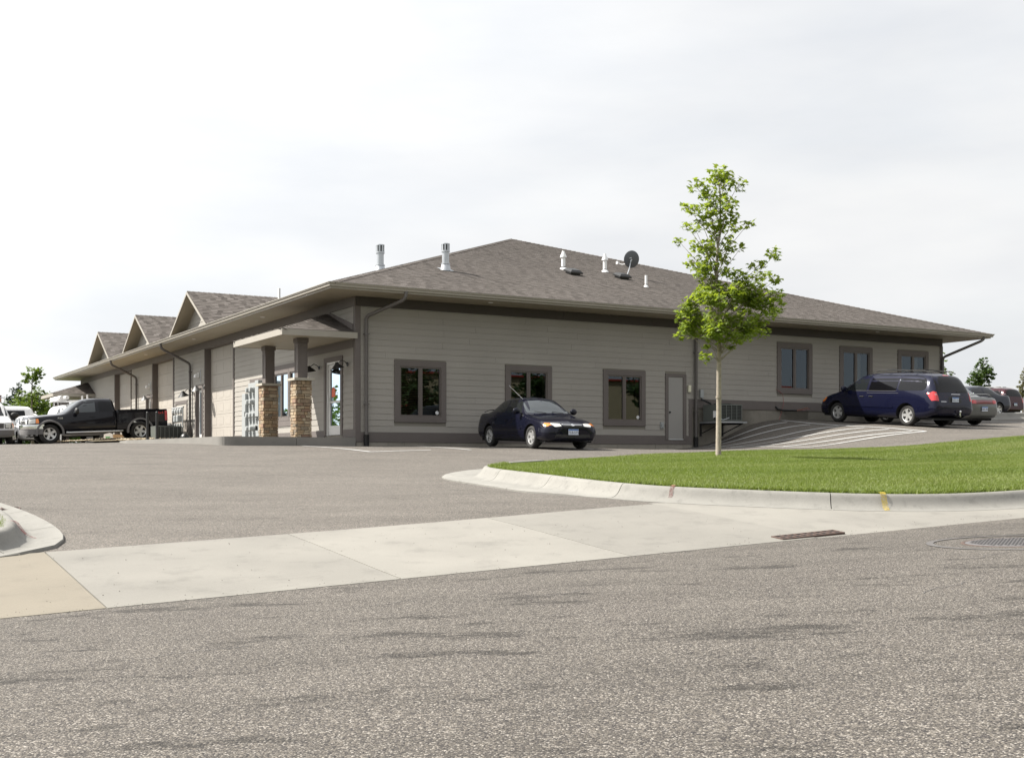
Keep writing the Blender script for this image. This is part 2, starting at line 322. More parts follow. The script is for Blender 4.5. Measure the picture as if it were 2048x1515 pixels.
# ---- kerbs: a swept cross-section cut into cast lengths
def densify(pts, step=.35, smooth=3):
    P = [Vector(p) for p in pts]
    for _ in range(smooth):
        Q = [P[0]]
        for a, b in zip(P[:-1], P[1:]): Q += [a.lerp(b, .25), a.lerp(b, .75)]
        Q.append(P[-1]); P = Q
    out = [P[0]]; 
    for p in P[1:]:
        if (p-out[-1]).length >= step*.6: out.append(p)
    return out
KPROF = [(-.62, .018), (-.60, .03), (-.06, .002), (.0, .018), (.045, .044), (.08, .078), (.108, .116), (.13, .152), (.15, .178), (.178, .195), (.21, .20), (.285, .196), (.30, .18), (.302, -.15), (-.62, -.15)]
def kerb(name, pts, joints, pan=.62, flip=False, parentname='kerb', h=1.0, dz=0.0):
    par = link(parentname, None); par['kind'] = 'structure'
    P = densify(pts); cum = [0]
    for a, b in zip(P[:-1], P[1:]): cum.append(cum[-1]+(b-a).length)
    cuts = [0]+joints+[cum[-1]]
    def at(s):
        i = max(0, min(len(P)-2, int(np.searchsorted(cum, s))-1)); t = (s-cum[i])/max(1e-6, cum[i+1]-cum[i]); 
        d = (P[min(i+2, len(P)-1)]-P[max(i-1, 0)]).normalized(); return P[i].lerp(P[i+1], t), d
    for s0, s1 in zip(cuts[:-1], cuts[1:]):
        s0 += .006; s1 -= .006
        if s1-s0 < .05: continue
        n = max(2, int((s1-s0)/.3)+1); mb = MB(); vs = []; k = len(KPROF)
        for i in range(n):
            p, d = at(s0+(s1-s0)*i/(n-1)); q = Vector((-d.y, d.x))*(1 if not flip else -1)
            pw = pan(s0+(s1-s0)*i/(n-1)) if callable(pan) else pan
            base = G(p.x, p.y)
            for (o, z) in KPROF:
                if o < -.055: o = -.06+(o+.06)*pw/.62
                c = p+q*o
                zz = (G(c.x, c.y) if o <= 0 else base)+dz
                vs.append(W(c.x, c.y, zz+(.003 if o < -.055 and pw < .2 and z > 0 else z*(h if z > .03 else 1))))
        fs = []
        for i in range(n-1):
            for j in range(k): fs.append((i*k+j, i*k+(j+1) % k, (i+1)*k+(j+1) % k, (i+1)*k+j))
        fs += [tuple(range(k)), tuple((n-1)*k+j for j in range(k-1, -1, -1))]
        mb.add(vs, fs).build(name, m_kerb, par, smooth=40, fix=True)
    return par
# right-hand island: along the drive, round the corner, then along the road
KR = [(12.3, 20.35), (11.6, 20.1), (11.0, 19.8), (10.2, 19.0), (10.0, 18.3), (9.9, 17.0), (9.68, 15.3), (9.62, 14.4), (9.74, 13.55), (10.0, 12.95), (10.6, 12.25), (11.6, 11.3), (12.3, 10.85), (13.2, 10.55), (14.4, 10.45), (18, 10.42), (30, 10.42), (48, 10.42)]
def pan_r(s):
    if s < 6.2: return .60
    return max(.12, .60-(s-6.2)*.35)
kerb('kerb_length', KR, [1.6, 3.7, 5.7, 7.75, 10.8, 13.9, 17.0, 20.1, 23.2, 26.3, 29.4, 32.5], pan=pan_r, flip=False)
# wedge of pan between the corner and the road, and the slab beside the grate
pl = [(9.66, 9.80), (12.7, 9.80), (13.4, 10.5), (12.2, 10.9), (11.2, 11.8), (10.3, 12.6), (9.66, 12.8)]
mb = MB()
us = ga(9.66, 16.5, 15); 
for u0, u1 in zip(us[:-1], us[1:]):
    vtop = lambda u: float(np.interp(u, [9.6, 10.0, 10.6, 11.6, 12.3, 13.2, 14.4, 17], [12.95, 12.9, 12.25, 11.3, 10.85, 10.55, 10.45, 10.45]))+.02
    for t0, t1 in ((0, .33), (.33, .66), (.66, 1)):
        q = []
        for (u, t) in ((u0, t0), (u1, t0), (u1, t1), (u0, t1)): v = 9.80+(vtop(u)-9.80)*t; q.append(WG(u, v, .0))
        mb.quad(*q)
mb.build('gutter_pan', m_slab, ap)
mb = MB()
us = ga(16.5, 48, 30)
for u0, u1 in zip(us[:-1], us[1:]): mb.quad(WG(u0, 9.8), WG(u1, 9.8), WG(u1, 10.4), WG(u0, 10.4))
mb.build('gutter_pan', m_slab, ap)
# left-hand island nose
KL = [(-9, 12.80), (-4, 12.80), (-.5, 12.80), (1.15, 12.82), (1.62, 12.98), (1.92, 13.4), (2.02, 14.2), (2.02, 15.5), (1.9, 17.2), (1.6, 19.2), (.9, 21.6), (-1, 25)]
kerb('kerb_length', KL, [3.2, 6.3, 9.35, 10.6, 12.35, 14.2, 17.2, 20.2], pan=lambda s: .12 if s < 10.0 else .12+.2*min(1, (s-10.0)/.9), flip=False)
# far kerb in front of the car at the right edge
kerb('kerb_length', [(39.2, 30.9), (44, 30.7), (52, 30.3)], [3., 6., 9.], pan=.12, flip=False, h=1.3)

# ---- marks sprayed by the utility locators on the concrete
def mark(name, m, path, width):
    """path of (U, V, dz): a narrow band laid a few mm proud"""
    mb = MB(); vs = []; P = [W(u, v, G(u, v)+z) for u, v, z in path]
    for i, p in enumerate(P):
        vs.append(p-W(width/2, 0)); vs.append(p+W(width/2, 0))
    mb.add(vs, [(2*i, 2*i+1, 2*i+3, 2*i+2) for i in range(len(P)-1)]); o = mb.build(name, m); o['kind'] = 'structure'; return o
for m_ in (m_red, m_yellow):                                   # sprayed on thinly: the concrete shows through
    nt_ = m_.node_tree; g_n = nt_.nodes.new('ShaderNodeNewGeometry'); n_n = nt_.nodes.new('ShaderNodeTexNoise'); n_n.inputs['Scale'].default_value = 26; n_n.inputs['Detail'].default_value = 8; n_n.inputs['Roughness'].default_value = .75
    r_n = nt_.nodes.new('ShaderNodeMapRange'); r_n.inputs['From Min'].default_value = .30; r_n.inputs['From Max'].default_value = .62; r_n.inputs['To Max'].default_value = .85
    nt_.links.new(g_n.outputs['Position'], n_n.inputs['Vector']); nt_.links.new(n_n.outputs['Fac'], r_n.inputs['Value']); nt_.links.new(r_n.outputs[0], nt_.nodes['Principled BSDF'].inputs['Alpha'])
def over_kerb(u, v, du, dv, z0=.0):
    """rides up the kerb face at (u,v) in direction (du,dv)"""
    pr = [(-.05, .002), (.0, .021), (.042, .047), (.077, .082), (.105, .120), (.127, .156), (.147, .182), (.176, .199), (.21, .204), (.28, .20)]
    return [(u+du*o, v+dv*o, z+.004) for o, z in pr]
mark('yellow_paint_mark', m_yellow, over_kerb(12.02, 10.97, .56, .83), .11)
mark('red_paint_mark', m_red, over_kerb(10.02, 12.96, .8, .6)[2:], .08)
mark('red_paint_mark', m_red, over_kerb(1.99, 13.9, -.95, .3), .035)

mb = MB(); r_ = random.Random(12)                              # hairline cracks sealed with tar
for (u, v, n, du) in ((3.1, 8.2, 9, .09), (4.6, 7.7, 7, .08), (6.5, 5.6, 10, .07), (8.6, 6.9, 12, .08), (1.6, 6.9, 8, .08)):
    P = [(u, v)]
    for i in range(n): P.append((P[-1][0]+du, P[-1][1]+r_.gauss(.0, .03)))
    ribbon(mb, P, .009, .003, .05)
o = mb.build('road_crack', m_tar); o['kind'] = 'structure'
# ---- storm grates and the manhole
def grate(name, u, v, rz_u, L_, W_, label, nb=9):
    """cast grate lying in the gutter, long axis along U"""
    z = G(u, v)+.003
    o = empty(name, W(u, v, z), TH+rz_u, label, 'storm drain')
    slope = math.atan2(G(u+.5, v)-G(u-.5, v), 1.0); o.rotation_euler = (math.atan2(G(u, v+.2)-G(u, v-.2), .4), -slope, TH+rz_u)
    fr = MB(); t = .022
    fr.box(-L_/2, L_/2, -W_/2, -W_/2+t, -.03, .009).box(-L_/2, L_/2, W_/2-t, W_/2, -.03, .009).box(-L_/2, -L_/2+t, -W_/2+t, W_/2-t, -.03, .009).box(L_/2-t, L_/2, -W_/2+t, W_/2-t, -.03, .009)
    fr.build('grate_frame', m_rust, o)
    MB().box(-L_/2+t, L_/2-t, -W_/2+t, W_/2-t, -.06, .0035).build('sump_shade_plate', m_dark, o)  # solid black plate; its colour stands in for the shaded hole below the bars
    for i in range(1, nb):
        x = -L_/2+t+i*(L_-2*t)/nb
        MB().box(x-.013, x+.013, -W_/2+t, W_/2-t, -.012, .0085).build('grate_bar', m_rust, o)
    MB().box(-L_/2+t, L_/2-t, -.013, .013, -.014, .0075).build('cross_bar', m_rust, o)
    return o
grate('storm_grate', 9.66, 9.95, 0, .95, .19, 'rusty storm drain grate set in the gutter beside the road')
grate('storm_grate', 2.20, 17.15, R(80), .50, .24, 'small rusty drain grate in the gutter of the left driveway kerb', 5)
mu, mv = 10.15, 7.6
o = empty('manhole', WG(mu, mv, .003), TH, 'grey iron manhole cover ringed by a tar band in the road', 'manhole'); o.rotation_euler = (R(-1.2), R(-2.2), TH)
MB().lathe([(.0, .004), (.47, .004), (.485, 0.)], 40).build('cover', m_iron, o)
lug = MB()
for i in range(-8, 9):
    for j in range(-8, 9):
        x, y = i*.058+(.029 if j % 2 else 0), j*.058
        if x*x+y*y < .44**2: lug.box(x-.018, x+.018, y-.01, y+.01, .004, .009)
lug.build('tread_lug', m_iron, o, kind='stuff')
MB().lathe([(.49, .0), (.515, .002), (.525, -.002)], 40).build('frame_ring', m_rust, o)
MB().lathe([(.78, .002), (.85, .001)], 48).build('tar_band', m_tar, o)

# ---- painted stall lines and the hatched no-parking ramp
mb = MB()
for u in (11.5, 14.25, 17.0+1.0, 20.8, 23.6): ribbon(mb, [(u, 26.6), (u, 31.3)], .10, .004)
ribbon(mb, [(11.5, 26.65), (13.2, 26.75)], .10, .004)
o = mb.build('stall_line', m_white); o['kind'] = 'structure'
mb = MB()
HL = [[(25.9, 31.3), (26.9, 31.15), (28.72, 30.6)], [(25.35, 31.2), (26.9, 30.4), (28.72, 29.5)], [(25.2, 30.4), (26.8, 29.1), (28.72, 28.2)], [(25.0, 29.2), (26.7, 28.0), (28.72, 27.1)], [(25.0, 28.0), (26.6, 27.0), (28.72, 26.1)], [(25.0, 26.8), (26.6, 26.0), (28.72, 25.2)]]
for h in HL: ribbon(mb, h, .11, .006, .15)
ribbon(mb, [(29.0, 31.2), (29.0, 24.9)], .11, .006, .15)
ribbon(mb, [(24.9, 31.2), (24.9, 25.6), (29.0, 24.9)], .10, .006, .15)
o = mb.build('hatch_line', m_white); o['kind'] = 'structure'
mb = MB()
for u in (32.0, 35.0, 38.0): ribbon(mb, [(u, 25.4), (u, 31.0)], .10, .006)
o = mb.build('stall_line', m_white); o['kind'] = 'structure'

# ---- turf of the islands
BKV = lambda u: np.interp(u, [10.4, 11.15, 12.7, 14.6, 16.6, 20, 24, 28, 46], [18.8, 19.55, 20.3, 20.95, 21.5, 22.1, 21.5, 20.4, 20.1])
FRV = lambda u: np.interp(u, [9.9, 10.02, 10.25, 10.8, 11.8, 12.45, 13.3, 14.5, 48], [14.4, 13.65, 13.1, 12.45, 11.5, 11.08, 10.83, 10.72, 10.70])
def turf_z(U, V):
    d = np.minimum(np.minimum(V-FRV(U), BKV(U)-V), (U-9.9))
    return GA(U, V)+.172+.02*np.clip(d/2.5, 0, 1)-.09*np.exp(-((V-18.0)/1.4)**2)*np.clip((U-17.2)/2, 0, 1)
uu = np.r_[ga(9.91, 10.4, 10), ga(10.5, 15, 20), ga(15.4, 46, 60)]
def turf(name, us, lo, hi, zf, nv=26):
    mb = MB(); vs = []
    for u in us:
        a, b = lo(u), hi(u)
        for t in ga(0, 1, nv):
            v = a+(b-a)*t; vs.append(W(u, v, float(zf(np.array(u), np.array(v)))))
    fs = [(i*nv+j, (i+1)*nv+j, (i+1)*nv+j+1, i*nv+j+1) for i in range(len(us)-1) for j in range(nv-1)]
    o = mb.add(vs, fs).build(name, m_grassbase, smooth=60); o['kind'] = 'structure'; return o
NFR = lambda u: float(FRV(u))
NBK = lambda u: float(BKV(u)) if u > 10.4 else float(np.interp(u, [9.9, 9.96, 10.17, 10.28, 10.4], [14.5, 15.3, 17.0, 18.25, 18.8]))
turf('lawn', uu, NFR, NBK, turf_z)
def left_z(U, V): return GA(U, V)+.185
LBK = lambda u: float(np.interp(u, [-8, -1, .7, 1.4, 1.66, 1.78], [24, 24, 20.6, 18.6, 16.6, 14.6]))
LFR = lambda u: float(np.interp(u, [-8, 1.1, 1.45, 1.66, 1.78], [13.04, 13.06, 13.2, 13.5, 14.2]))
turf('lawn', ga(-8, 1.78, 30), LFR, LBK, left_z)
def blades(name, n, us, lo, hi, zf, hmin, hmax, wd, dens=None):
    U = rng.uniform(us[0], us[1], n*2); a = np.array([lo(u) for u in U]); b = np.array([hi(u) for u in U])
    V = a+(b-a)*rng.random(n*2); keep = rng.random(n*2) < (b-a)/10.; U, V = U[keep], V[keep]
    Z = zf(U, V); X = U*CO-V*SI; Y = U*SI+V*CO; k = len(U)
    an = rng.uniform(0, 2*np.pi, k); h = rng.uniform(hmin, hmax, k)*(1+.35*np.sin(U*1.9)*np.sin(V*2.3)); dx, dy = np.cos(an)*wd, np.sin(an)*wd
    lx, ly = rng.normal(0, .45, k)*h, rng.normal(0, .45, k)*h
    P = np.empty((k, 3, 3)); P[:, 0] = np.stack([X-dx, Y-dy, Z-.005], -1); P[:, 1] = np.stack([X+dx, Y+dy, Z-.005], -1); P[:, 2] = np.stack([X+lx, Y+ly, Z+h], -1)
    me = bpy.data.meshes.new(name); me.vertices.add(3*k); me.vertices.foreach_set('co', P.ravel()); me.loops.add(3*k); me.loops.foreach_set('vertex_index', np.arange(3*k, dtype=np.int32))
    me.polygons.add(k); me.polygons.foreach_set('loop_start', np.arange(0, 3*k, 3, dtype=np.int32)); me.polygons.foreach_set('loop_total', np.full(k, 3, dtype=np.int32))
    mow = .2*np.sign(np.sin(V*2*np.pi/1.5+.12*U))*np.clip((U-8)/14, 0, 1)      # mowing lanes lean the grass
    t = np.clip(rng.normal(.5, .2, k)+mow+.14*np.sin(U*.8+V*1.3), 0, 1).astype(np.float32)
    me.attributes.new('tone', 'FLOAT', 'FACE').data.foreach_set('value', t); me.materials.append(m_blade); me.update(); me.validate()
    o = link(name, me, None, 'stuff'); return o
o = blades('grass', 480000, (9.92, 40), NFR, NBK, turf_z, .018, .042, .0045); 
o = blades('grass', 60000, (-1.5, 1.76), LFR, LBK, left_z, .02, .05, .005)
# rim of longer grass spilling over the kerb
def rim(name, pts, n):
    P = densify(pts, .2); seg = rng.integers(0, len(P)-1, n); t = rng.random(n); A = np.array([[p.x, p.y] for p in P]); q = A[seg]+(A[seg+1]-A[seg])*t[:, None]
    q += rng.normal(0, .03, q.shape); U, V = q[:, 0], q[:, 1]; Z = GA(U, V)+.17; X = U*CO-V*SI; Y = U*SI+V*CO
    an = rng.uniform(0, 2*np.pi, n); h = rng.uniform(.03, .09, n); mb = MB()
    for i in range(n):
        dx, dy = math.cos(an[i])*.007, math.sin(an[i])*.007
        mb.add([(X[i]-dx, Y[i]-dy, Z[i]), (X[i]+dx, Y[i]+dy, Z[i]), (X[i]+rng.normal(0, .04), Y[i]+rng.normal(0, .04), Z[i]+h[i])], [(0, 1, 2)], 0, float(rng.uniform(.1, .9)))
    mb.build(name, m_blade, kind='stuff')
rim('grass', [(11.2, 19.5), (10.45, 18.8), (10.3, 18.2), (10.2, 17.1), (10.0, 15.4), (9.95, 14.4), (10.06, 13.65), (10.3, 13.1), (10.85, 12.48), (11.85, 11.52), (12.5, 11.1), (13.3, 10.86), (15, 10.76), (34, 10.74)], 9000)
# ---------------------------------------------------------------- the office and workshop building (local frame: a along the front, b along the side)
BL, BD, FL, SOF, EV = 24.5, 41.4, 1.74, 5.70, 1.27
m_plank = mat('siding_paint', (.298, .280, .252), .75, var=.06, vscale=.8, fine=.03, fscale=40, rnd=.022)
m_wall = mat('wall_sheathing', (.20, .185, .155), .8)
m_trim = mat('taupe_trim', (.122, .105, .097), .7, var=.06, vscale=2, fine=.04, fscale=50)
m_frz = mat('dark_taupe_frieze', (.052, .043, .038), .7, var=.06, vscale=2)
m_sash = mat('window_sash', (.105, .088, .079), .5)
m_gut = mat('gutter_enamel', (.31, .285, .245), .45, var=.05, vscale=3)
m_soff = mat('soffit_vinyl', (.33, .29, .22), .6, var=.05, vscale=2)
m_down = mat('downspout_enamel', (.10, .09, .085), .45)
m_shing = mat('roof_shingle', (.1, .1, .1), .95, fine=.18, fscale=55, var=.10, vscale=.35, spec=.2, tone=((.055, .048, .043), (.092, .081, .073), (.132, .117, .107), (.180, .162, .150)))
m_found = mat('foundation_block', (.25, .23, .195), .9, var=.15, vscale=1.5, fine=.08, fscale=50, stain=.2)
m_gdoor = mat('overhead_door', (.355, .327, .29), .6, var=.03, vscale=3)
m_mdoor = mat('grey_steel_door', (.27, .26, .245), .55)
m_wdoor = mat('white_steel_door', (.62, .62, .61), .4)
m_alum = mat('door_aluminium', (.62, .63, .63), .35, metal=.3)
m_room = mat('dark_interior', (.045, .038, .03), .9)
m_curt = mat('white_curtain', (.70, .70, .70), .8)
m_blind = mat('wood_blind', (.16, .11, .065), .6)
m_glass = glass('window_glass', (.55, .56, .52))
m_blk = mat('black_enamel', (.012, .012, .012), .4)
m_galv = mat('galvanised_steel', (.44, .46, .48), .35, metal=.65, var=.06, vscale=6)
m_pvc = mat('white_pvc', (.78, .78, .78), .45)
m_cream = mat('cream_plastic', (.62, .60, .46), .5)
m_stone_cols = [(.30, .215, .13), (.25, .17, .105), (.31, .245, .165), (.21, .155, .105), (.26, .195, .13), (.33, .27, .19), (.225, .145, .10), (.20, .165, .12), (.285, .21, .13)]
m_stones = [mat('ledge_stone_%d' % i, c, .9, var=.22, vscale=9, fine=.12, fscale=60, bump=.5, bscale=40) for i, c in enumerate(m_stone_cols)]
m_mortar = mat('mortar', (.17, .14, .105), .95)
m_cap = mat('cast_stone_cap', (.36, .335, .28), .85, var=.1, vscale=6)
m_metergrey = mat('meter_grey', (.30, .315, .315), .5)

bld = empty('commercial_building', BW(0, 0, 0), TH, 'long tan office and workshop building with brown hipped roof', 'building')

RWIN = [(1.19, 2.12), (4.90, 2.12), (8.53, 2.12), (15.96, 3.36), (19.0, 3.36), (22.03, 3.36)]   # a, z of the lower left trim corner
WW, WH = 1.68, 1.80
RDOOR = (11.03, 1.60, 11.90, 3.88)
GAR = [(11.6, 15.3), (20.25, 23.9), (28.4, 32.0)]
MDOOR = [(15.75, 16.62), (24.25, 25.15)]
LWIN = [(5.62, 7.0), (4.05, 5.45)]
EDOOR = (1.1, 2.26)
# --- wall core with openings
def wall_core(mb, fn, x0, x1, z0, z1, holes, d0, d1):
    xs = sorted({x0, x1, *[h[0] for h in holes], *[h[2] for h in holes]}); zs = sorted({z0, z1, *[h[1] for h in holes], *[h[3] for h in holes]})
    for xa, xb in zip(xs[:-1], xs[1:]):
        for za, zb in zip(zs[:-1], zs[1:]):
            cx, cz = (xa+xb)/2, (za+zb)/2
            if any(h[0] < cx < h[2] and h[1] < cz < h[3] for h in holes): continue
            mb.prism([(xa, za), (xb, za), (xb, zb), (xa, zb)], fn, d0, d1)
front = lambda a, z, h: Vector((a, -h, z))      # h = outwards
side = lambda b, z, h: Vector((-h, b, z))
holesR = [(a+.17, z+.17, a+WW-.17, z+WH-.17) for a, z in RWIN]
holesL = [(g0, FL, g1, 5.40) for g0, g1 in GAR]+[(m0, FL, m1, 3.88) for m0, m1 in MDOOR]+[(w0, 2.42, w1, 3.86) for w0, w1 in LWIN]+[(EDOOR[0], FL, EDOOR[1], 3.94)]
mb = MB(); wall_core(mb, front, .3, BL, 1.2, SOF+.05, holesR, -.3, 0); wall_core(mb, side, 0, BD, 1.2, SOF+.05, holesL, -.3, 0)
mb.box(BL-.3, BL, .3, BD, 1.2, SOF+.05).box(.3, BL-.3, BD-.3, BD, 1.2, SOF+.05)
mb.build('wall', m_wall, bld)
MB().box(1.3, BL-1, 1.3, BD-1, 1.2, SOF+.05).build('interior', m_room, bld)
# --- siding
PL, EXP = 3.66, .178
planks = 0
def siding(fn, x0, x1, zlo, zhi, zr0, holes, maxparts, keep, seed, rest_name='siding_course'):
    """lap siding; returns nothing, makes siding_plank parts while KEEP says so, joins the rest"""
    global planks
    r = random.Random(seed); rest = MB(); n = int(math.ceil((zr0[1]-zr0[0])/EXP)); last = None
    for i in range(n):
        z = zr0[0]+i*EXP; zt = min(z+EXP+.004, zr0[1])
        spans = []
        lo, hi = x0, x1
        cur = [(lo, hi)]
        for h in holes:
            if min(h[3], zt)-max(h[1], z) > EXP*.25:
                nx = []
                for (s, e) in cur:
                    if h[2] <= s or h[0] >= e: nx.append((s, e)); continue
                    if h[0] > s: nx.append((s, h[0]))
                    if h[2] < e: nx.append((h[2], e))
                cur = nx
        off = r.choice([0, 1, 2, 3])*PL/4+r.uniform(-.15, .15)
        if last is not None and abs(off-last) < .35: off += .9
        last = off
        for (s, e) in cur:
            if e-s < .02: continue
            cut = [s]; x = x0-PL+off
            while x < e:
                if x > s+.15 and x < e-.15: cut.append(x)
                x += PL
            cut.append(e)
            for p, q in zip(cut[:-1], cut[1:]):
                p2, q2 = p+.001, q-.001; j = r.uniform(-.0006, .0006)
                vs = [fn(p2, z, .020+j), fn(q2, z, .020+j), fn(q2, zt, .007+j), fn(p2, zt, .007+j), fn(p2, z, .002), fn(q2, z, .002), fn(q2, zt, .001), fn(p2, zt, .001)]
                fs = [(0, 1, 2, 3), (4, 5, 1, 0), (3, 2, 6, 7), (0, 3, 7, 4), (1, 5, 6, 2)]
                if keep(p2, z) and planks < 300:
                    MB().add(vs, fs).build('siding_plank', m_plank, bld); planks += 1
                else: rest.add(vs, fs)
    if rest.v: rest.build(rest_name, m_plank, bld, kind='stuff')
hs = [(a, z, a+WW, z+WH) for a, z in RWIN]+[RDOOR, (12.15, 1.2, 99, 3.06)]
siding(front, .13, BL-.13, 1.82, 5.42, (1.82, 5.42), hs, 300, lambda x, z: True, 3)
hl = [(g0-.12, FL-.6, g1+.12, 5.6) for g0, g1 in GAR]+[(m0-.13, 1.2, m1+.13, 4.0) for m0, m1 in MDOOR]+[(3.9, 2.25, 7.15, 4.02), (EDOOR[0]-.15, 1.2, EDOOR[1]+.15, 4.08), (7.75, 1.2, 9.6, 3.86), (18.0, 1.2, 19.9, 3.5)]
siding(side, .13, BD-.13, 1.82, 5.42, (1.90, 5.42), hl, 300, lambda x, z: x < 11.5, 5)
# --- trim boards
def board(fn, x0, x1, z0, z1, th=.036, m=m_trim, name='trim_board', parent=bld): 
    mb = MB(); mb.prism([(x0, z0), (x1, z0), (x1, z1), (x0, z1)], fn, .001, th); return mb.build(name, m, parent)
for x0, x1 in ((.03, 4.1), (4.105, 8.2), (8.205, RDOOR[0]), (RDOOR[2], 12.15)): board(front, x0, x1, 1.53, 1.82, .030, name='skirt_board')
board(front, RDOOR[0], RDOOR[2], 1.53, 1.68, .030, name='skirt_board')
for x0, x1 in ((12.15, 15.9), (15.905, 19.6), (19.605, 23.2), (23.205, BL)): board(front, x0, x1, 2.76, 3.06, .030, name='skirt_board')
board(front, 12.02, 12.15, 1.822, 3.06, .034, name='corner_board')
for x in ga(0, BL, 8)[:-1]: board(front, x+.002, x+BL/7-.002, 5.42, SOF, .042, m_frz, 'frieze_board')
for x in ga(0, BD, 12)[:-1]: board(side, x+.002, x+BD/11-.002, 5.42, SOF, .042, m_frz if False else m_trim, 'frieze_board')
board(front, -.0345, .13, 1.53, 5.418, .034, name='corner_board'); board(side, -.033, .13, 1.53, 5.418, .0335, name='corner_board')
board(front, BL-.13, BL+.03, 2.765, 5.418, .034, name='corner_board'); board(side, BD-.13, BD, 1.6, 5.418, .034, name='corner_board')
sk = [(.13, EDOOR[0]-.15), (EDOOR[1]+.15, 11.48), (15.42, 15.62), (16.75, 18.), (19.9, 20.12), (24.02, 24.12), (25.28, 28.28), (32.12, BD)]
for x0, x1 in sk: board(side, x0, x1, FL-.1, 1.90, .030, name='skirt_board')
# --- foundation blocks
mb = MB(); mb.prism([(0, 1.0), (12.15, 1.0), (12.15, 1.53), (0, 1.53)], front, -.05, .0); mb.prism([(12.15, 1.0), (BL, 1.0), (BL, 2.76), (12.15, 2.76)], front, -.06, -.012)
mb.build('foundation', m_found, bld)
xs = [12.2, 13.25, 14.3, 15.5, 17.0, 18.5, 20.0, 21.5, 23.0, BL]
for x0, x1 in zip(xs[:-1], xs[1:]):
    MB().prism([(x0+.006, 1.0), (x1-.006, 1.0), (x1-.006, 2.755), (x0+.006, 2.755)], front, -.05, .0).build('foundation_panel', m_found, bld)
xs = ga(0, 12.15, 9)
for x0, x1 in zip(xs[:-1], xs[1:]): MB().prism([(x0+.006, 1.0), (x1-.006, 1.0), (x1-.006, 1.525), (x0+.006, 1.525)], front, -.01, .012).build('foundation_panel', m_found, bld)

# --- casement windows
def window(fn, x0, z0, wd, ht, tw=.17, label=None, two=True, blind=False, curtain=None):
    w = MB()
    for (a, b, c, d) in ((x0, x0+wd, z0+ht-tw, z0+ht), (x0, x0+wd, z0, z0+tw), (x0, x0+tw, z0+tw, z0+ht-tw), (x0+wd-tw, x0+wd, z0+tw, z0+ht-tw)):
        w.prism([(a, c), (b, c), (b, d), (a, d)], fn, .0, .046)
    w = w.build('window', m_trim, bld)
    if label: w['label'] = label
    ix0, ix1, iz0, iz1 = x0+tw, x0+wd-tw, z0+tw, z0+ht-tw
    mid = [(ix0, ix1)] if not two else [(ix0, (ix0+ix1)/2-.02), ((ix0+ix1)/2+.02, ix1)]
    if two: MB().prism([((ix0+ix1)/2-.02, iz0), ((ix0+ix1)/2+.02, iz0), ((ix0+ix1)/2+.02, iz1), ((ix0+ix1)/2-.02, iz1)], fn, -.06, .03).build('mullion', m_sash, w)
    for (p, q) in mid:
        s = .045; f = MB()
        for (a, b, c, d) in ((p, q, iz1-s, iz1), (p, q, iz0, iz0+s), (p, p+s, iz0+s, iz1-s), (q-s, q, iz0+s, iz1-s)): f.prism([(a, c), (b, c), (b, d), (a, d)], fn, -.05, .022)
        f.build('sash', m_sash, w)
        MB().quad(fn(p+s, iz0+s, -.01), fn(q-s, iz0+s, -.01), fn(q-s, iz1-s, -.01), fn(p+s, iz1-s, -.01)).build('pane', m_glass, w)
    if blind:
        b = MB(); z = iz0+.06
        while z < iz1-.03:
            b.prism([(ix0+.06, z), (ix1-.06, z), (ix1-.06, z+.012), (ix0+.06, z+.012)], fn, -.16, -.12); z += .05
        b.build('blind', m_blind, w, kind='stuff')
    if curtain:
        for (c0, c1) in curtain:
            b = MB(); n = 14
            P = [(c0+(c1-c0)*i/n, -.22+.03*(1 if i % 2 else -1)) for i in range(n+1)]
            for (a, h), (c, k) in zip(P[:-1], P[1:]): b.quad(fn(a, iz0, h), fn(c, iz0, k), fn(c, iz1, k), fn(a, iz1, h))
            b.build('curtain', m_curt, w)
    return w
RL = ['brown two light window beside the corner downspout', 'brown window behind the parked blue sedan', 'brown window with a round sticker left of the narrow door', 'tall brown window between the condenser and the minivan', 'brown window above the bonnet of the minivan', 'brown window above the roof of the minivan']
for i, (a, z) in enumerate(RWIN):
    cur = None
    if i == 4: cur = [(a+1.05, a+1.3)]
    if i == 5: cur = [(a+.2, a+.5), (a+1.1, a+1.35)]
    w = window(front, a, z, WW, WH, label=RL[i], blind=(i == 0), curtain=cur)
    if i in (0, 2):
        d = MB(); d.lathe([(0, .004), (.052, .004), (.055, 0)], 20, Matrix.Translation((a+1.40, .008, z+.29))@Matrix.Rotation(R(90), 4, 'X')); d.build('round_sticker', m_pvc, w)
        d = MB(); d.lathe([(.024, .006), (.034, .006)], 16, Matrix.Translation((a+1.40, .008, z+.29))@Matrix.Rotation(R(90), 4, 'X')); d.build('sticker_emblem', mat('sticker_grey', (.25, .27, .33), .6), w)
for i, (b0, b1) in enumerate(LWIN):
    window(side, b0-.1, 2.30, b1-b0+.2, 1.68, tw=.11, label='sunlit two light window behind the first stone column' if i == 0 else 'sunlit window hidden by the second stone column')
board(side, 3.95, 7.1, 2.12, 2.297, .04); board(side, 3.95, 7.1, 3.983, 4.15, .04)
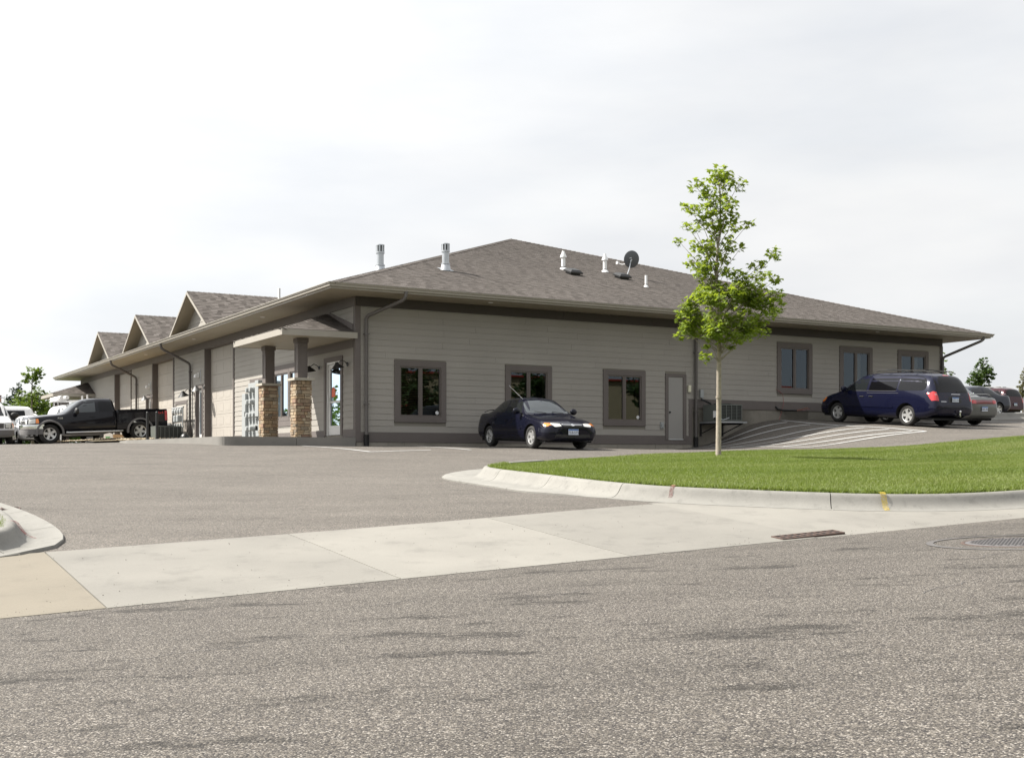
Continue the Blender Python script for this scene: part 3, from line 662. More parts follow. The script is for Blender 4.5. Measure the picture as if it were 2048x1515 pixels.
# --- narrow service door in the front wall
d = MB()
for (a, b, c, e) in ((RDOOR[0], RDOOR[2], 3.78, 3.88), (RDOOR[0], RDOOR[0]+.12, 1.68, 3.78), (RDOOR[2]-.13, RDOOR[2], 1.68, 3.78)): d.prism([(a, c), (b, c), (b, e), (a, e)], front, 0, .046)
d = d.build('service_door', m_trim, bld); d['label'] = 'narrow grey steel door in taupe trim'
MB().prism([(RDOOR[0]+.125, 1.72), (RDOOR[2]-.135, 1.72), (RDOOR[2]-.135, 3.775), (RDOOR[0]+.125, 3.775)], front, 0, .022).build('door_leaf', m_mdoor, d)
MB().prism([(RDOOR[0]+.12, 1.683), (RDOOR[2]-.13, 1.683), (RDOOR[2]-.13, 1.712), (RDOOR[0]+.12, 1.712)], front, 0, .05).build('threshold', m_alum, d)
kb = MB(); kb.lathe([(0, .075), (.028, .068), (.034, .045), (.018, .03), (.016, .022)], 14, Matrix.Translation((RDOOR[0]+.18, 0, 2.60))@Matrix.Rotation(R(90), 4, 'X')); kb.build('door_knob', m_blk, d, smooth=50)
# --- glazed entrance door under the porch
e0, e1 = EDOOR
d = MB()
for (a, b, c, e) in ((e0-.15, e1+.15, 3.94, 4.08), (e0-.15, e0, FL, 3.94), (e1, e1+.15, FL, 3.94)): d.prism([(a, c), (b, c), (b, e), (a, e)], side, 0, .046)
d = d.build('entrance_door', m_trim, bld); d['label'] = 'glazed aluminium entrance door with taupe trim'
f = MB()
for (a, b, c, e) in ((e0, e0+.04, FL, 3.94), (e1-.04, e1, FL, 3.94), (e0+.04, e1-.04, 3.88, 3.94)): f.prism([(a, c), (b, c), (b, e), (a, e)], side, -.12, .01)
f.build('door_frame', m_wdoor, d)
f = MB(); g0, g1 = e0+.05, e1-.05
for (a, b, c, e) in ((g0, g0+.12, FL+.02, 3.87), (g1-.12, g1, FL+.02, 3.87), (g0+.12, g1-.12, 3.74, 3.87), (g0+.12, g1-.12, FL+.02, FL+.30), (g0+.12, g1-.12, 2.72, 2.78)): f.prism([(a, c), (b, c), (b, e), (a, e)], side, -.08, -.04)
f.build('door_leaf', m_wdoor, d)
MB().quad(side(g0+.12, FL+.30, -.06), side(g1-.12, FL+.30, -.06), side(g1-.12, 3.74, -.06), side(g0+.12, 3.74, -.06)).build('door_glass', m_glass, d)
MB().tube([side(g1-.09, 2.6, .02), side(g1-.09, 2.95, .02)], .015).build('door_handle', m_alum, d)
sg = MB(); sg.prism([(1.72, 2.9), (2.0, 2.9), (2.0, 3.12), (1.86, 3.2), (1.72, 3.12)], side, -.058, -.052); sg.build('door_notice', mat('orange_notice', (.65, .13, .06), .6), d)
# --- overhead doors with their own raised panels
for i, (g0, g1) in enumerate(GAR):
    f = MB()
    for (a, b, c, e) in ((g0-.11, g0, FL, 5.40), (g1, g1+.11, FL, 5.40)): f.prism([(a, c), (b, c), (b, e), (a, e)], side, 0, .05)
    f.prism([(g0-.11, 5.40), (g1+.11, 5.40), (g1+.11, 5.418), (g0-.11, 5.418)], side, 0, .05)
    for x in (g0, g1): f.prism([(x-.004, FL), (x+.004, FL), (x+.004, 5.40), (x-.004, 5.40)], side, -.20, 0)
    f.prism([(g0, 5.392), (g1, 5.392), (g1, 5.40), (g0, 5.40)], side, -.20, 0)
    gd = f.build('garage_door', m_trim, bld); gd['label'] = ['tall tan overhead door nearest the porch', 'middle tan overhead door in the side wall', 'far tan overhead door behind the black pickup'][i]
    ns = 7; sh = (5.39-FL)/ns
    for k in range(ns):
        z0 = FL+k*sh; s = MB(); s.prism([(g0+.004, z0+.004), (g1-.004, z0+.004), (g1-.004, z0+sh-.004), (g0+.004, z0+sh-.004)], side, -.24, -.20)
        nc = 4; pw = (g1-g0)/nc
        for j in range(nc):
            a0, a1, c0, c1 = g0+j*pw+.10, g0+(j+1)*pw-.10, z0+.09, z0+sh-.09
            o = [(a0, c0), (a1, c0), (a1, c1), (a0, c1)]; ii = [(a0+.035, c0+.03), (a1-.035, c0+.03), (a1-.035, c1-.03), (a0+.035, c1-.03)]
            vs = [side(*p, -.259) for p in o]+[side(*p, -.268) for p in ii]
            s2 = [side(p[0], p[1], -.2605) for p in ii]
            # raised panel: groove outside, flat proud in the middle
            s.prism(ii, side, -.202, -.196)
            for (p, q) in zip(o, o[1:]+o[:1]):
                dx, dz = q[0]-p[0], q[1]-p[1]
                w_ = .008
                if abs(dx) > abs(dz): s.prism([(p[0], p[1]-w_), (q[0], q[1]-w_), (q[0], q[1]+w_), (p[0], p[1]+w_)] if dx > 0 else [(q[0], q[1]-w_), (p[0], p[1]-w_), (p[0], p[1]+w_), (q[0], q[1]+w_)], side, -.202, -.1975)
        s.build('door_section', m_gdoor, gd)
# --- workshop side doors
for i, (q0, q1) in enumerate(MDOOR):
    f = MB()
    for (a, b, c, e) in ((q0-.13, q1+.13, 3.88, 4.0), (q0-.13, q0, FL, 3.88), (q1, q1+.13, FL, 3.88)): f.prism([(a, c), (b, c), (b, e), (a, e)], side, 0, .046)
    for x in (q0+.003, q1-.003): f.prism([(x-.003, FL), (x+.003, FL), (x+.003, 3.88), (x-.003, 3.88)], side, -.17, 0)
    d = f.build('workshop_door', m_trim, bld); d['label'] = ['white door standing ajar beside the nearest overhead door', 'white door between the middle and far overhead doors'][i]
    lf = MB(); w_ = .10
    for (a, b, c, e) in ((q0+.01, q0+.13, FL+.02, 3.86), (q1-.13, q1-.01, FL+.02, 3.86), (q0+.13, q1-.13, 3.72, 3.86), (q0+.13, q1-.13, FL+.02, FL+.30)): lf.prism([(a, c), (b, c), (b, e), (a, e)], side, -.13, -.08)
    lf.build('door_leaf', m_wdoor, d)
    MB().quad(side(q0+.13, FL+.30, -.105), side(q1-.13, FL+.30, -.105), side(q1-.13, 3.72, -.105), side(q0+.13, 3.72, -.105)).build('door_glass', m_glass, d)
# trim round the blocked opening behind the gas meters, board behind the electric meters
board(side, 18.0, 19.9, 3.36, 3.5, .04); board(side, 18.0, 18.12, FL, 3.36, .04); board(side, 19.78, 19.9, FL, 3.36, .04); board(side, 18.12, 19.78, FL, 3.36, .02, m_gdoor, 'blank_panel')
board(side, 7.75, 9.6, FL, 3.86, .045, m_trim, 'meter_board')

# --- roof
PIT = .338; RUN = BL/2+EV; ZE = 5.83
mb = MB(); e = EV-.02
A, B_, C_, D_ = (-e, -e), (BL+e, -e), (BL+e, BD+e), (-e, BD+e); h = BL/2; zr = ZE+PIT*RUN
P = [Vector((*q, ZE-.03)) for q in (A, B_, C_, D_)]+[Vector((h, h, zr-.03)), Vector((h, BD-h, zr-.03))]
mb.add(P, [(0, 1, 4), (1, 2, 5, 4), (2, 3, 5), (3, 0, 4, 5)]); roof = mb.build('roof', m_shing, bld)
ST = math.cos(math.atan(PIT)); 
def shingles(mb, p0, e1, e2, n, span, vmax, exp=.143, tab=.20, seed=1, diag=True):
    """courses of tabs on a slope: p0 eave point, e1 along the eave, e2 up the slope, span(v) -> (u0, u1)"""
    r = random.Random(seed); nc = int(vmax/exp); pat = [r.choice([.05, .25, .45, .62, .8, .95]) for _ in range(7)]; sh = 0; dirn = 1; flip = 12
    for i in range(nc):
        v0, v1 = i*exp, (i+1)*exp+.03
        u0, u1 = span(v0); ub0, ub1 = span(min(v1, vmax))
        flip -= 1
        if flip < 0: dirn *= -1; flip = r.randint(9, 20)
        sh += dirn*.055; u = u0-r.random()*tab; k = 0
        while u < u1:
            wd = tab*r.uniform(.75, 1.25); a, b = max(u, u0), min(u+wd, u1)
            if b-a > .02:
                t = min(1, max(0, .5+.19*math.sin(2*math.pi*((a+b)/2-sh)/.52+.8*math.sin(v0*1.7+a*.9))+r.uniform(-.22, .22))); lift = .011+(.003 if t > .6 else 0)
                a2, b2 = max(a, min(ub0, b)), min(b, max(ub1, a))
                q = [p0+e1*a+e2*v0+n*lift, p0+e1*b+e2*v0+n*lift, p0+e1*b2+e2*v1+n*.002, p0+e1*a2+e2*v1+n*.002]
                mb.quad(*q, tone=t); mb.quad(p0+e1*a+e2*v0-n*.002, p0+e1*b+e2*v0-n*.002, q[1], q[0], tone=t*.35)
            u += wd; k += 1
e1 = Vector((1, 0, 0)); e2 = Vector((0, 1, PIT)).normalized(); nn = e1.cross(e2)
W2 = BL+2*EV; VS = RUN/ST
mb = MB(); shingles(mb, Vector((-EV, -EV, ZE)), e1, e2, nn, lambda v: (v*ST, W2-v*ST), VS, seed=11)
mb.build('shingle', m_shing, roof, kind='stuff')
# hip and ridge caps: overlapping folded pieces
def caps(p, q, n1, n2, wd=.15, step=.2):
    mb = MB(); d = (q-p); Ln = d.length; d.normalize(); s1 = d.cross(n1).normalized(); s2 = n2.cross(d).normalized(); up = (n1+n2).normalized(); k = int(Ln/step); r = random.Random(3)
    for i in range(k):
        a, b = p+d*(i*step), p+d*((i+1)*step+.05); t = r.uniform(.4, .9)
        l0, l1 = up*.034, up*.018
        mb.quad(a+l0, a-s1*wd+n1*.026, b-s1*wd+n1*.012, b+l1, tone=t); mb.quad(a-s2*wd+n2*.026, a+l0, b+l1, b-s2*wd+n2*.012, tone=t)
        mb.quad(a-s1*wd, a-s1*wd+n1*.026, a+l0, a, tone=.1); mb.quad(a, a+l0, a-s2*wd+n2*.026, a-s2*wd, tone=.1)
    mb.build('ridge_cap', m_shing, roof, kind='stuff')
nF, nL, nR = Vector((0, -PIT, 1)).normalized(), Vector((-PIT, 0, 1)).normalized(), Vector((PIT, 0, 1)).normalized()
caps(Vector((-EV, -EV, ZE)), Vector((h, h, zr)), nL, nF); caps(Vector((BL+EV, -EV, ZE)), Vector((h, h, zr)), nF, nR); caps(Vector((h, h, zr)), Vector((h, BD-h, zr)), nL, nR)
# --- gutter, fascia, soffit: profiles run round the eaves with mitred corners
def eave_run(name, prof, m):
    mb = MB(); vs = []
    for (o, z) in prof:
        d = EV+o; vs += [(-d, -d, z), (BL+d, -d, z), (BL+d, BD+d, z), (-d, BD+d, z)]
    fs = []
    for i in range(len(prof)-1):
        for k in range(4): fs.append((i*4+k, i*4+(k+1) % 4, (i+1)*4+(k+1) % 4, (i+1)*4+k))
    return mb.add(vs, fs).build(name, m, bld, fix=False)
eave_run('gutter', [(-.02, 5.725), (.035, 5.725), (.055, 5.74), (.058, 5.775), (.078, 5.795), (.083, 5.822), (.100, 5.826), (.100, 5.842), (.088, 5.842), (.085, 5.832), (-.01, 5.83)], m_gut)
eave_run('fascia', [(-.05, 5.682), (-.008, 5.682), (-.006, 5.84)], m_gut)
sf = MB()
x = -EV
while x < BL+EV-.01: sf.box(x+.003, min(x+.30, BL+EV)-.003, -EV+.02, -.043, 5.692, 5.70); x += .30
x = -.04
while x < BD+EV-.02: sf.box(-EV+.02, -.043, x+.003, min(x+.125, BD+EV)-.003, 5.692, 5.70); x += .125
x = 0.
while x < BD+EV-.02: sf.box(BL+.03, BL+EV-.02, x+.003, min(x+.15, BD+EV)-.003, 5.692, 5.70); x += .15
sf.build('soffit_panel', m_soff, bld, kind='stuff')
sb = MB(); sb.box(-EV+.01, BL+EV-.01, -EV+.01, 0, 5.702, 5.71).box(-EV+.01, 0, 0, BD+EV-.01, 5.702, 5.71).box(BL, BL+EV-.01, 0, BD+EV-.01, 5.702, 5.71).box(0, BL, BD, BD+EV-.01, 5.702, 5.71); sb.build('soffit_backing', m_soff, bld)
for (a, b) in ((4.0, -.72), (20.2, -.72), (-.7, 6.2), (-.7, 14.5), (-.7, 22.4)):
    s = MB(); s.lathe([(.0, -.004), (.05, -.004), (.062, -.012), (.075, -.008), (.076, 0)], 18, Matrix.Translation((a, b, 5.692))); s.build('soffit_light', m_pvc, bld, smooth=40)
# --- downspouts
def spout(pts, boot=None):
    mb = MB(); pts = [Vector(p) for p in pts]; Q = [pts[0]]
    for i in range(1, len(pts)-1):
        p = pts[i]; a = p+(pts[i-1]-p).normalized()*.10; b = p+(pts[i+1]-p).normalized()*.10; Q += [a, a.lerp(p, .6).lerp(b, .2), b]
    Q.append(pts[-1]); mb.tube(Q, .052, 8); d = mb.build('downspout', m_down, bld, smooth=60)
    for z in (4.6, 2.6):
        p = pts[-1]; 
        MB().box(p.x-.075, p.x+.075, p.y-.056, p.y+.056, z, z+.03).build('strap', m_down, d)
    if boot:
        MB().lathe([(.075, -.1), (.078, .34), (.085, .36), (.055, .36)], 14, Matrix.Translation((pts[-1].x, pts[-1].y, boot))).build('drain_boot', m_blk, d, smooth=50)
    return d
spout([(.98, -EV-.02, 5.74), (.95, -EV-.01, 5.52), (.28, -.10, 5.12), (.28, -.10, 1.6)], 1.38)
spout([(12.27, -EV-.02, 5.74), (12.27, -EV, 5.55), (12.27, -.10, 5.10), (12.27, -.10, 1.55)], 1.42)
spout([(BL+.85, -EV-.02, 5.74), (BL+.84, -EV, 5.60), (BL-.06, -.10, 4.98), (BL-.06, -.10, 2.4)])
spout([(-EV-.03, 17.3, 5.74), (-EV, 17.3, 5.52), (-.10, 17.3, 4.95), (-.10, 17.3, 1.9)])
spout([(-EV-.03, 26.9, 5.74), (-EV, 26.9, 5.52), (-.10, 26.9, 4.95), (-.10, 26.9, 1.9)])
# --- gabled dormers above the overhead doors
for i, bc in enumerate((13.25, 21.75, 29.9)):
    hw, rise = 2.58, 1.47; zb = 5.86; ov = -EV-.02; p = rise/hw; depth = 5.2
    dm = MB()
    dep = (rise)/PIT                                            # where the dormer ridge runs into the main slope
    L0 = Vector((ov, bc-hw, zb)); T0 = Vector((ov, bc, zb+rise)); R0 = Vector((ov, bc+hw, zb)); T1 = Vector((ov+dep, bc, zb+rise)); L1 = Vector((ov+.1, bc-hw, zb)); R1 = Vector((ov+.1, bc+hw, zb))
    dn = Vector((0, 0, -.07))
    dm.add([L0, T0, T1, L1], [(0, 1, 2, 3)]); dm.add([R0, R1, T1, T0], [(0, 1, 2, 3)])
    dr = dm.build('dormer', m_shing, bld); dr['label'] = ['gabled dormer nearest the porch', 'middle gabled dormer', 'farthest gabled dormer above the pickup'][i]
    for sgn in (-1, 1):
        e2d = Vector((0, -sgn*hw, rise)).normalized(); base = Vector((ov, bc+sgn*hw, zb+.012)); e1d = Vector((1, 0, 0)); nd = Vector((0, sgn*rise, hw)).normalized(); vm = math.hypot(hw, rise)
        s = MB(); shingles(s, base, e1d, e2d, nd, lambda v: (0, .1+dep*v/vm), vm, seed=20+i); s.build('shingle', m_shing, dr, kind='stuff')
        # rake board and sloping soffit
        rk = MB(); q = [(bc+sgn*hw, zb-.10), (bc, zb+rise-.10), (bc, zb+rise-.005), (bc+sgn*hw, zb-.005)]
        rk.prism(q, lambda b, z, hh: Vector((ov-hh, b, z)), 0, .03); rk.build('rake_board', m_gut, dr, fix=True)
        sfm = MB(); sfm.quad(Vector((ov+.01, bc+sgn*hw, zb-.09)), Vector((ov+.01, bc, zb+rise-.09)), Vector((ov+.52, bc, zb+rise-.09)), Vector((ov+.52, bc+sgn*hw, zb-.09))); sfm.build('dormer_soffit', m_soff, dr)
    gx = ov+.52
    n = int(rise/.178)
    g = MB(); g.add([(gx, bc-hw, zb), (gx, bc+hw, zb), (gx, bc, zb+rise-.05)], [(0, 1, 2)]); g.build('gable_wall', m_plank, dr)
    for k in range(n):
        z0 = zb+k*.178; z1 = z0+.178; w0 = hw*(1-(z0-zb)/rise)-.06; w1 = hw*(1-(z1-zb)/rise)-.06
        if w1 < .1: break
        MB().add([(gx-.02, bc-w0, z0), (gx-.02, bc+w0, z0), (gx-.006, bc+w1, z1), (gx-.006, bc-w1, z1)], [(0, 1, 2, 3)]).build('gable_plank', m_plank, dr)
    caps(T0+Vector((0, 0, .005)), T1+Vector((.1, 0, .005)), Vector((0, rise, hw)).normalized(), Vector((0, -rise, hw)).normalized(), .12)
# --- porches: roof on two stone columns, one at each end of the side wall
def porch(b0, b1, stones):
    x0, zt, zb = -2.22, 4.64, 4.475
    ridge = [(-.03, (b0+b1)/2, 5.36)]
    pr = MB(); cb = (b0+b1)/2; pk = Vector((-.02, cb, 5.38)); A = Vector((x0, b0, zt)); B = Vector((x0, b1, zt)); C0 = Vector((-.02, b0, zt)); C1 = Vector((-.02, b1, zt))
    pr.add([A, B, pk], [(0, 2, 1)]); pr.add([A, C0, pk], [(0, 1, 2)]); pr.add([B, C1, pk], [(0, 2, 1)])
    po = pr.build('porch', m_shing, bld)
    po['label'] = 'entrance porch on two stone columns' if stones else 'far porch beyond the pickup'
    # shingles
    def face(p0, p1, top, seed, fl):
        e1 = (p1-p0); Ln = e1.length; e1.normalize(); m_ = p0.lerp(p1, (top-p0).dot(e1)/Ln); e2 = (top-m_); vm = e2.length; e2.normalize(); n = e1.cross(e2); 
        if n.z < 0: n = -n
        tt = (top-p0).dot(e1); s = MB(); shingles(s, p0+n*.01, e1, e2, n, lambda v: (tt*v/vm, Ln-(Ln-tt)*v/vm), vm, seed=seed); s.build('shingle', m_shing, po, kind='stuff')
    face(A, B, pk, 31, 1); face(A, C0, pk, 32, 1); face(B, C1, pk, 33, 1)
    caps(A, pk, Vector((-1, 0, 2.5)).normalized(), Vector((0, -1, 2.5)).normalized(), .12); caps(B, pk, Vector((0, 1, 2.5)).normalized(), Vector((-1, 0, 2.5)).normalized(), .12)
    fa = MB(); fa.box(x0-.02, x0+.01, b0-.02, b1+.02, zb, zt+.005).box(x0+.011, -.001, b0-.02, b0+.01, zb, zt+.005).box(x0+.011, -.001, b1-.01, b1+.02, zb, zt+.005); fa.build('porch_fascia', m_gut, po)
    x = x0+.012; sp = MB()
    while x < -.05: sp.box(x+.0025, min(x+.1, -.045)-.0025, b0+.012, b1-.012, zb+.012, zb+.02); x += .1
    sp.build('soffit_panel', m_soff, po, kind='stuff'); MB().box(x0+.02, -.02, b0+.02, b1-.02, zb+.022, zb+.03).build('soffit_backing', m_soff, po)
    s = MB(); s.lathe([(0, -.004), (.05, -.004), (.07, -.01), (.072, 0)], 16, Matrix.Translation((-1.0, cb-.5, zb+.01))); s.build('soffit_light', m_pvc, po)
    return po
p1 = porch(-.10, 4.32, True)
p2 = porch(37.2, 41.3, False)
# porch gable trim on the wall above the roof
board(side, .13, 4.3, 4.24, 4.46, .045, m_trim, 'porch_beam_board')
mb = MB(); mb.prism([(.13, 4.70), (.13, 4.90), (1.95, 5.42), (2.3, 5.42), (.35, 4.70)], side, .022, .05); mb.build('trim_board', m_trim, bld, fix=True)

def column(a0, b0, label):
    """stone pier of separate ledge stones with a cast cap and a boxed wooden post"""
    w_, z0, z1 = .46, 1.665, 3.27; a1, b1 = a0+w_, b0+w_
    c = MB(); c.box(a0+.025, a1-.025, b0+.025, b1-.025, z0, z1); c = c.build('stone_column', m_mortar, bld); c['label'] = label
    r = random.Random(label); z = z0; meshes = {}
    courses = []
    while z < z1-.05:
        hh = r.choice([.06, .07, .085, .10, .115]); hh = min(hh, z1-z); 
        if z1-z-hh < .05: hh = z1-z
        courses.append((z, hh)); z += hh
    for i, (z, hh) in enumerate(courses):
        for face in range(4):
            # faces: 0 = towards -b (front), 1 = towards -a (side), 2 = +b, 3 = +a; corner stones alternate
            cut = [0.]; x = r.uniform(.12, .30)
            while x < w_-.10: cut.append(x); x += r.uniform(.10, .30)
            cut.append(w_)
            long_ = (i+face) % 2
            for p, q in zip(cut[:-1], cut[1:]):
                d = r.uniform(.0, .020); g = .0045; t = .05
                p_, q_ = p+(g if p > 0 else (0 if long_ else .052)), q-(g if q < w_ else (0 if long_ else .052))
                if q_-p_ < .02: continue
                f = {0: lambda u, zz, o: Vector((a0+u, b0-o+.02, zz)), 1: lambda u, zz, o: Vector((a0-o+.02, b0+u, zz)), 2: lambda u, zz, o: Vector((a0+u, b1+o-.02, zz)), 3: lambda u, zz, o: Vector((a1+o-.02, b0+u, zz))}[face]
                k = .006; zz0, zz1 = z+g, z+hh-g
                if zz1-zz0 < .02: continue
                j = lambda: r.uniform(-.004, .004)
                out = [(p_+j(), zz0+j()), (q_+j(), zz0+j()), (q_+j(), zz1+j()), (p_+j(), zz1+j())]; inn = [(out[0][0]+k, out[0][1]+k), (out[1][0]-k, out[1][1]+k), (out[2][0]-k, out[2][1]-k), (out[3][0]+k, out[3][1]-k)]
                vs = [f(u, v, -t+.02) for u, v in out]+[f(u, v, .012+d) for u, v in out]+[f(u, v, .02+d+r.uniform(-.004, .004)) for u, v in inn]
                fs = [(0, 1, 5, 4), (1, 2, 6, 5), (2, 3, 7, 6), (3, 0, 4, 7), (4, 5, 9, 8), (5, 6, 10, 9), (6, 7, 11, 10), (7, 4, 8, 11), (8, 9, 10, 11)]
                MB().add(vs, fs).build('stone', r.choice(m_stones), c)
    cp = MB(); e = .075; cp.box(a0-e, a1+e, b0-e, (b0+b1)/2-.003, z1+.002, z1+.072).box(a0-e, a1+e, (b0+b1)/2+.003, b1+e, z1+.002, z1+.072); cp.build('column_cap', m_cap, c)
    ca, cb, ph = (a0+a1)/2, (b0+b1)/2, .145
    ps = MB(); zz0, zz1 = z1+.073, 4.474; q = ph-.012
    ps.box(ca-q, ca+q, cb-q, cb+q, zz0, zz1)
    for sa in (-1, 1):
        for sb_ in (-1, 1): ps.box(ca+sa*ph-.035 if sa > 0 else ca-ph, ca+ph if sa > 0 else ca-ph+.035, cb+sb_*ph-.035 if sb_ > 0 else cb-ph, cb+ph if sb_ > 0 else cb-ph+.035, zz0, zz1-.13)
    ps.box(ca-ph-.002, ca+ph+.002, cb-ph-.002, cb+ph+.002, zz0, zz0+.16); ps.box(ca-ph-.025, ca+ph+.025, cb-ph-.025, cb+ph+.025, zz1-.12, zz1); ps.box(ca-ph-.002, ca+ph+.002, cb-ph-.002, cb+ph+.002, zz1-.26, zz1-.122)
    ps.build('post', m_trim, c)
column(-1.60, .53, 'stone column nearer the entrance door'); column(-1.60, 3.38, 'stone column in front of the electric meters')
for b in (37.8, 40.3):
    c = MB(); c.box(-1.7, -1.3, b, b+.4, 1.7, 4.474); c.build('porch_post', m_trim, p2)
# --- sidewalk in front of the side doors, with a turned-down rounded end
zs_ = lambda U, V: float(np.interp(V-CV, [-.2, 8, 11.2, 16], [1.655, 1.66, 1.70, 1.735]))
sw = link('sidewalk', None); sw['kind'] = 'structure'
def walk(name, poly, m=m_conc):
    mb = MB(); n = len(poly); top = [BW(a, b, zs_(0, b+CV)) for a, b in poly]; bot = [BW(a, b, G(a+CU, b+CV)-.15) for a, b in poly]; ins = []
    mb.add(top+bot, [tuple(range(n))]+[(i, n+i, n+(i+1) % n, (i+1) % n) for i in range(n)]); return mb.build(name, m, sw, fix=True)
walk('walk_slab', [(-.036, -.06), (-.036, 11.3), (-1.794, 11.3), (-1.794, -.06)])
ca = [(-3.55-.35*math.sin(t), .30-.36*math.cos(t)) for t in ga(0, math.pi/2, 7)]
walk('walk_slab', [(-1.806, -.06), (-1.806, 11.3)]+[(-3.9, 11.3)]+ca[::-1])
walk('walk_slab', [(-.036, 11.31), (-.036, 16.9), (-2.6, 16.9), (-3.2, 15.9), (-3.9, 11.31)])

# ---------------------------------------------------------------- vehicles
def paint(name, c, metal=.0, rough=.25): return mat(name, c, rough, coat=.5, metal=metal, spec=.1)
m_navy = paint('navy_paint', (.0045, .005, .013), .1); m_blue = paint('blue_paint', (.005, .006, .020), .15); m_black = paint('black_paint', (.006, .006, .009))
m_wpaint = paint('white_paint', (.62, .62, .62)); m_silver = paint('pewter_paint', (.135, .14, .135), .35, .3); m_maroon = paint('maroon_paint', (.04, .009, .013), .1); m_dkblue = paint('midnight_paint', (.010, .012, .022), .1)
m_cglass = mat('car_glass', (.012, .014, .015), .03, spec=.5)
m_wshield = mat('windshield_glass', (.035, .042, .046), .03, spec=.8)
m_tint = mat('privacy_glass', (.004, .004, .005), .03, spec=.3)
m_tyre = mat('tyre_rubber', (.022, .021, .020), .85, var=.2, vscale=12)
m_alloy = mat('alloy_wheel', (.58, .58, .57), .3, metal=.6)
m_chrome = mat('chrome', (.72, .72, .72), .12, metal=1.)
m_well = mat('wheel_well', (.006, .006, .006), .95)
m_lamp = mat('headlamp_lens', (.60, .60, .57), .12, coat=1.)
m_amber = mat('amber_lens', (.80, .22, .015), .2, coat=1.)
m_tail = mat('red_lens', (.45, .012, .015), .15, coat=1.)
m_tail2 = mat('dark_red_lens', (.16, .012, .02), .15, coat=1.)
m_plast = mat('black_plastic', (.015, .015, .015), .6)
m_gplast = mat('grey_cladding', (.13, .125, .125), .6)
m_plate = mat('licence_plate', (.55, .60, .68), .4)
m_plateblue = mat('plate_blue', (.06, .16, .42), .4)
m_ink = mat('plate_lettering', (.03, .04, .08), .5)
m_under = mat('underbody', (.008, .008, .008), .9)

def pchip(xs, X, Y):
    """smooth interpolation that does not overshoot"""
    h = np.diff(X); d = np.diff(Y)/h; m = np.zeros(len(X)); m[0], m[-1] = d[0], d[-1]
    for i in range(1, len(X)-1):
        if d[i-1]*d[i] > 0: w1, w2 = 2*h[i]+h[i-1], h[i]+2*h[i-1]; m[i] = (w1+w2)/(w1/d[i-1]+w2/d[i])
    k = np.clip(np.searchsorted(X, xs)-1, 0, len(X)-2); t = (xs-X[k])/h[k]
    return (2*t**3-3*t**2+1)*Y[k]+(t**3-2*t**2+t)*h[k]*m[k]+(-2*t**3+3*t**2)*Y[k+1]+(t**3-t**2)*h[k]*m[k+1]
def chaikin(P, n=2):
    for _ in range(n):
        Q = [P[0]]
        for a, b in zip(P[:-1], P[1:]): Q += [(a[0]*.75+b[0]*.25, a[1]*.75+b[1]*.25), (a[0]*.25+b[0]*.75, a[1]*.25+b[1]*.75)]
        P = Q+[P[-1]]
    return P
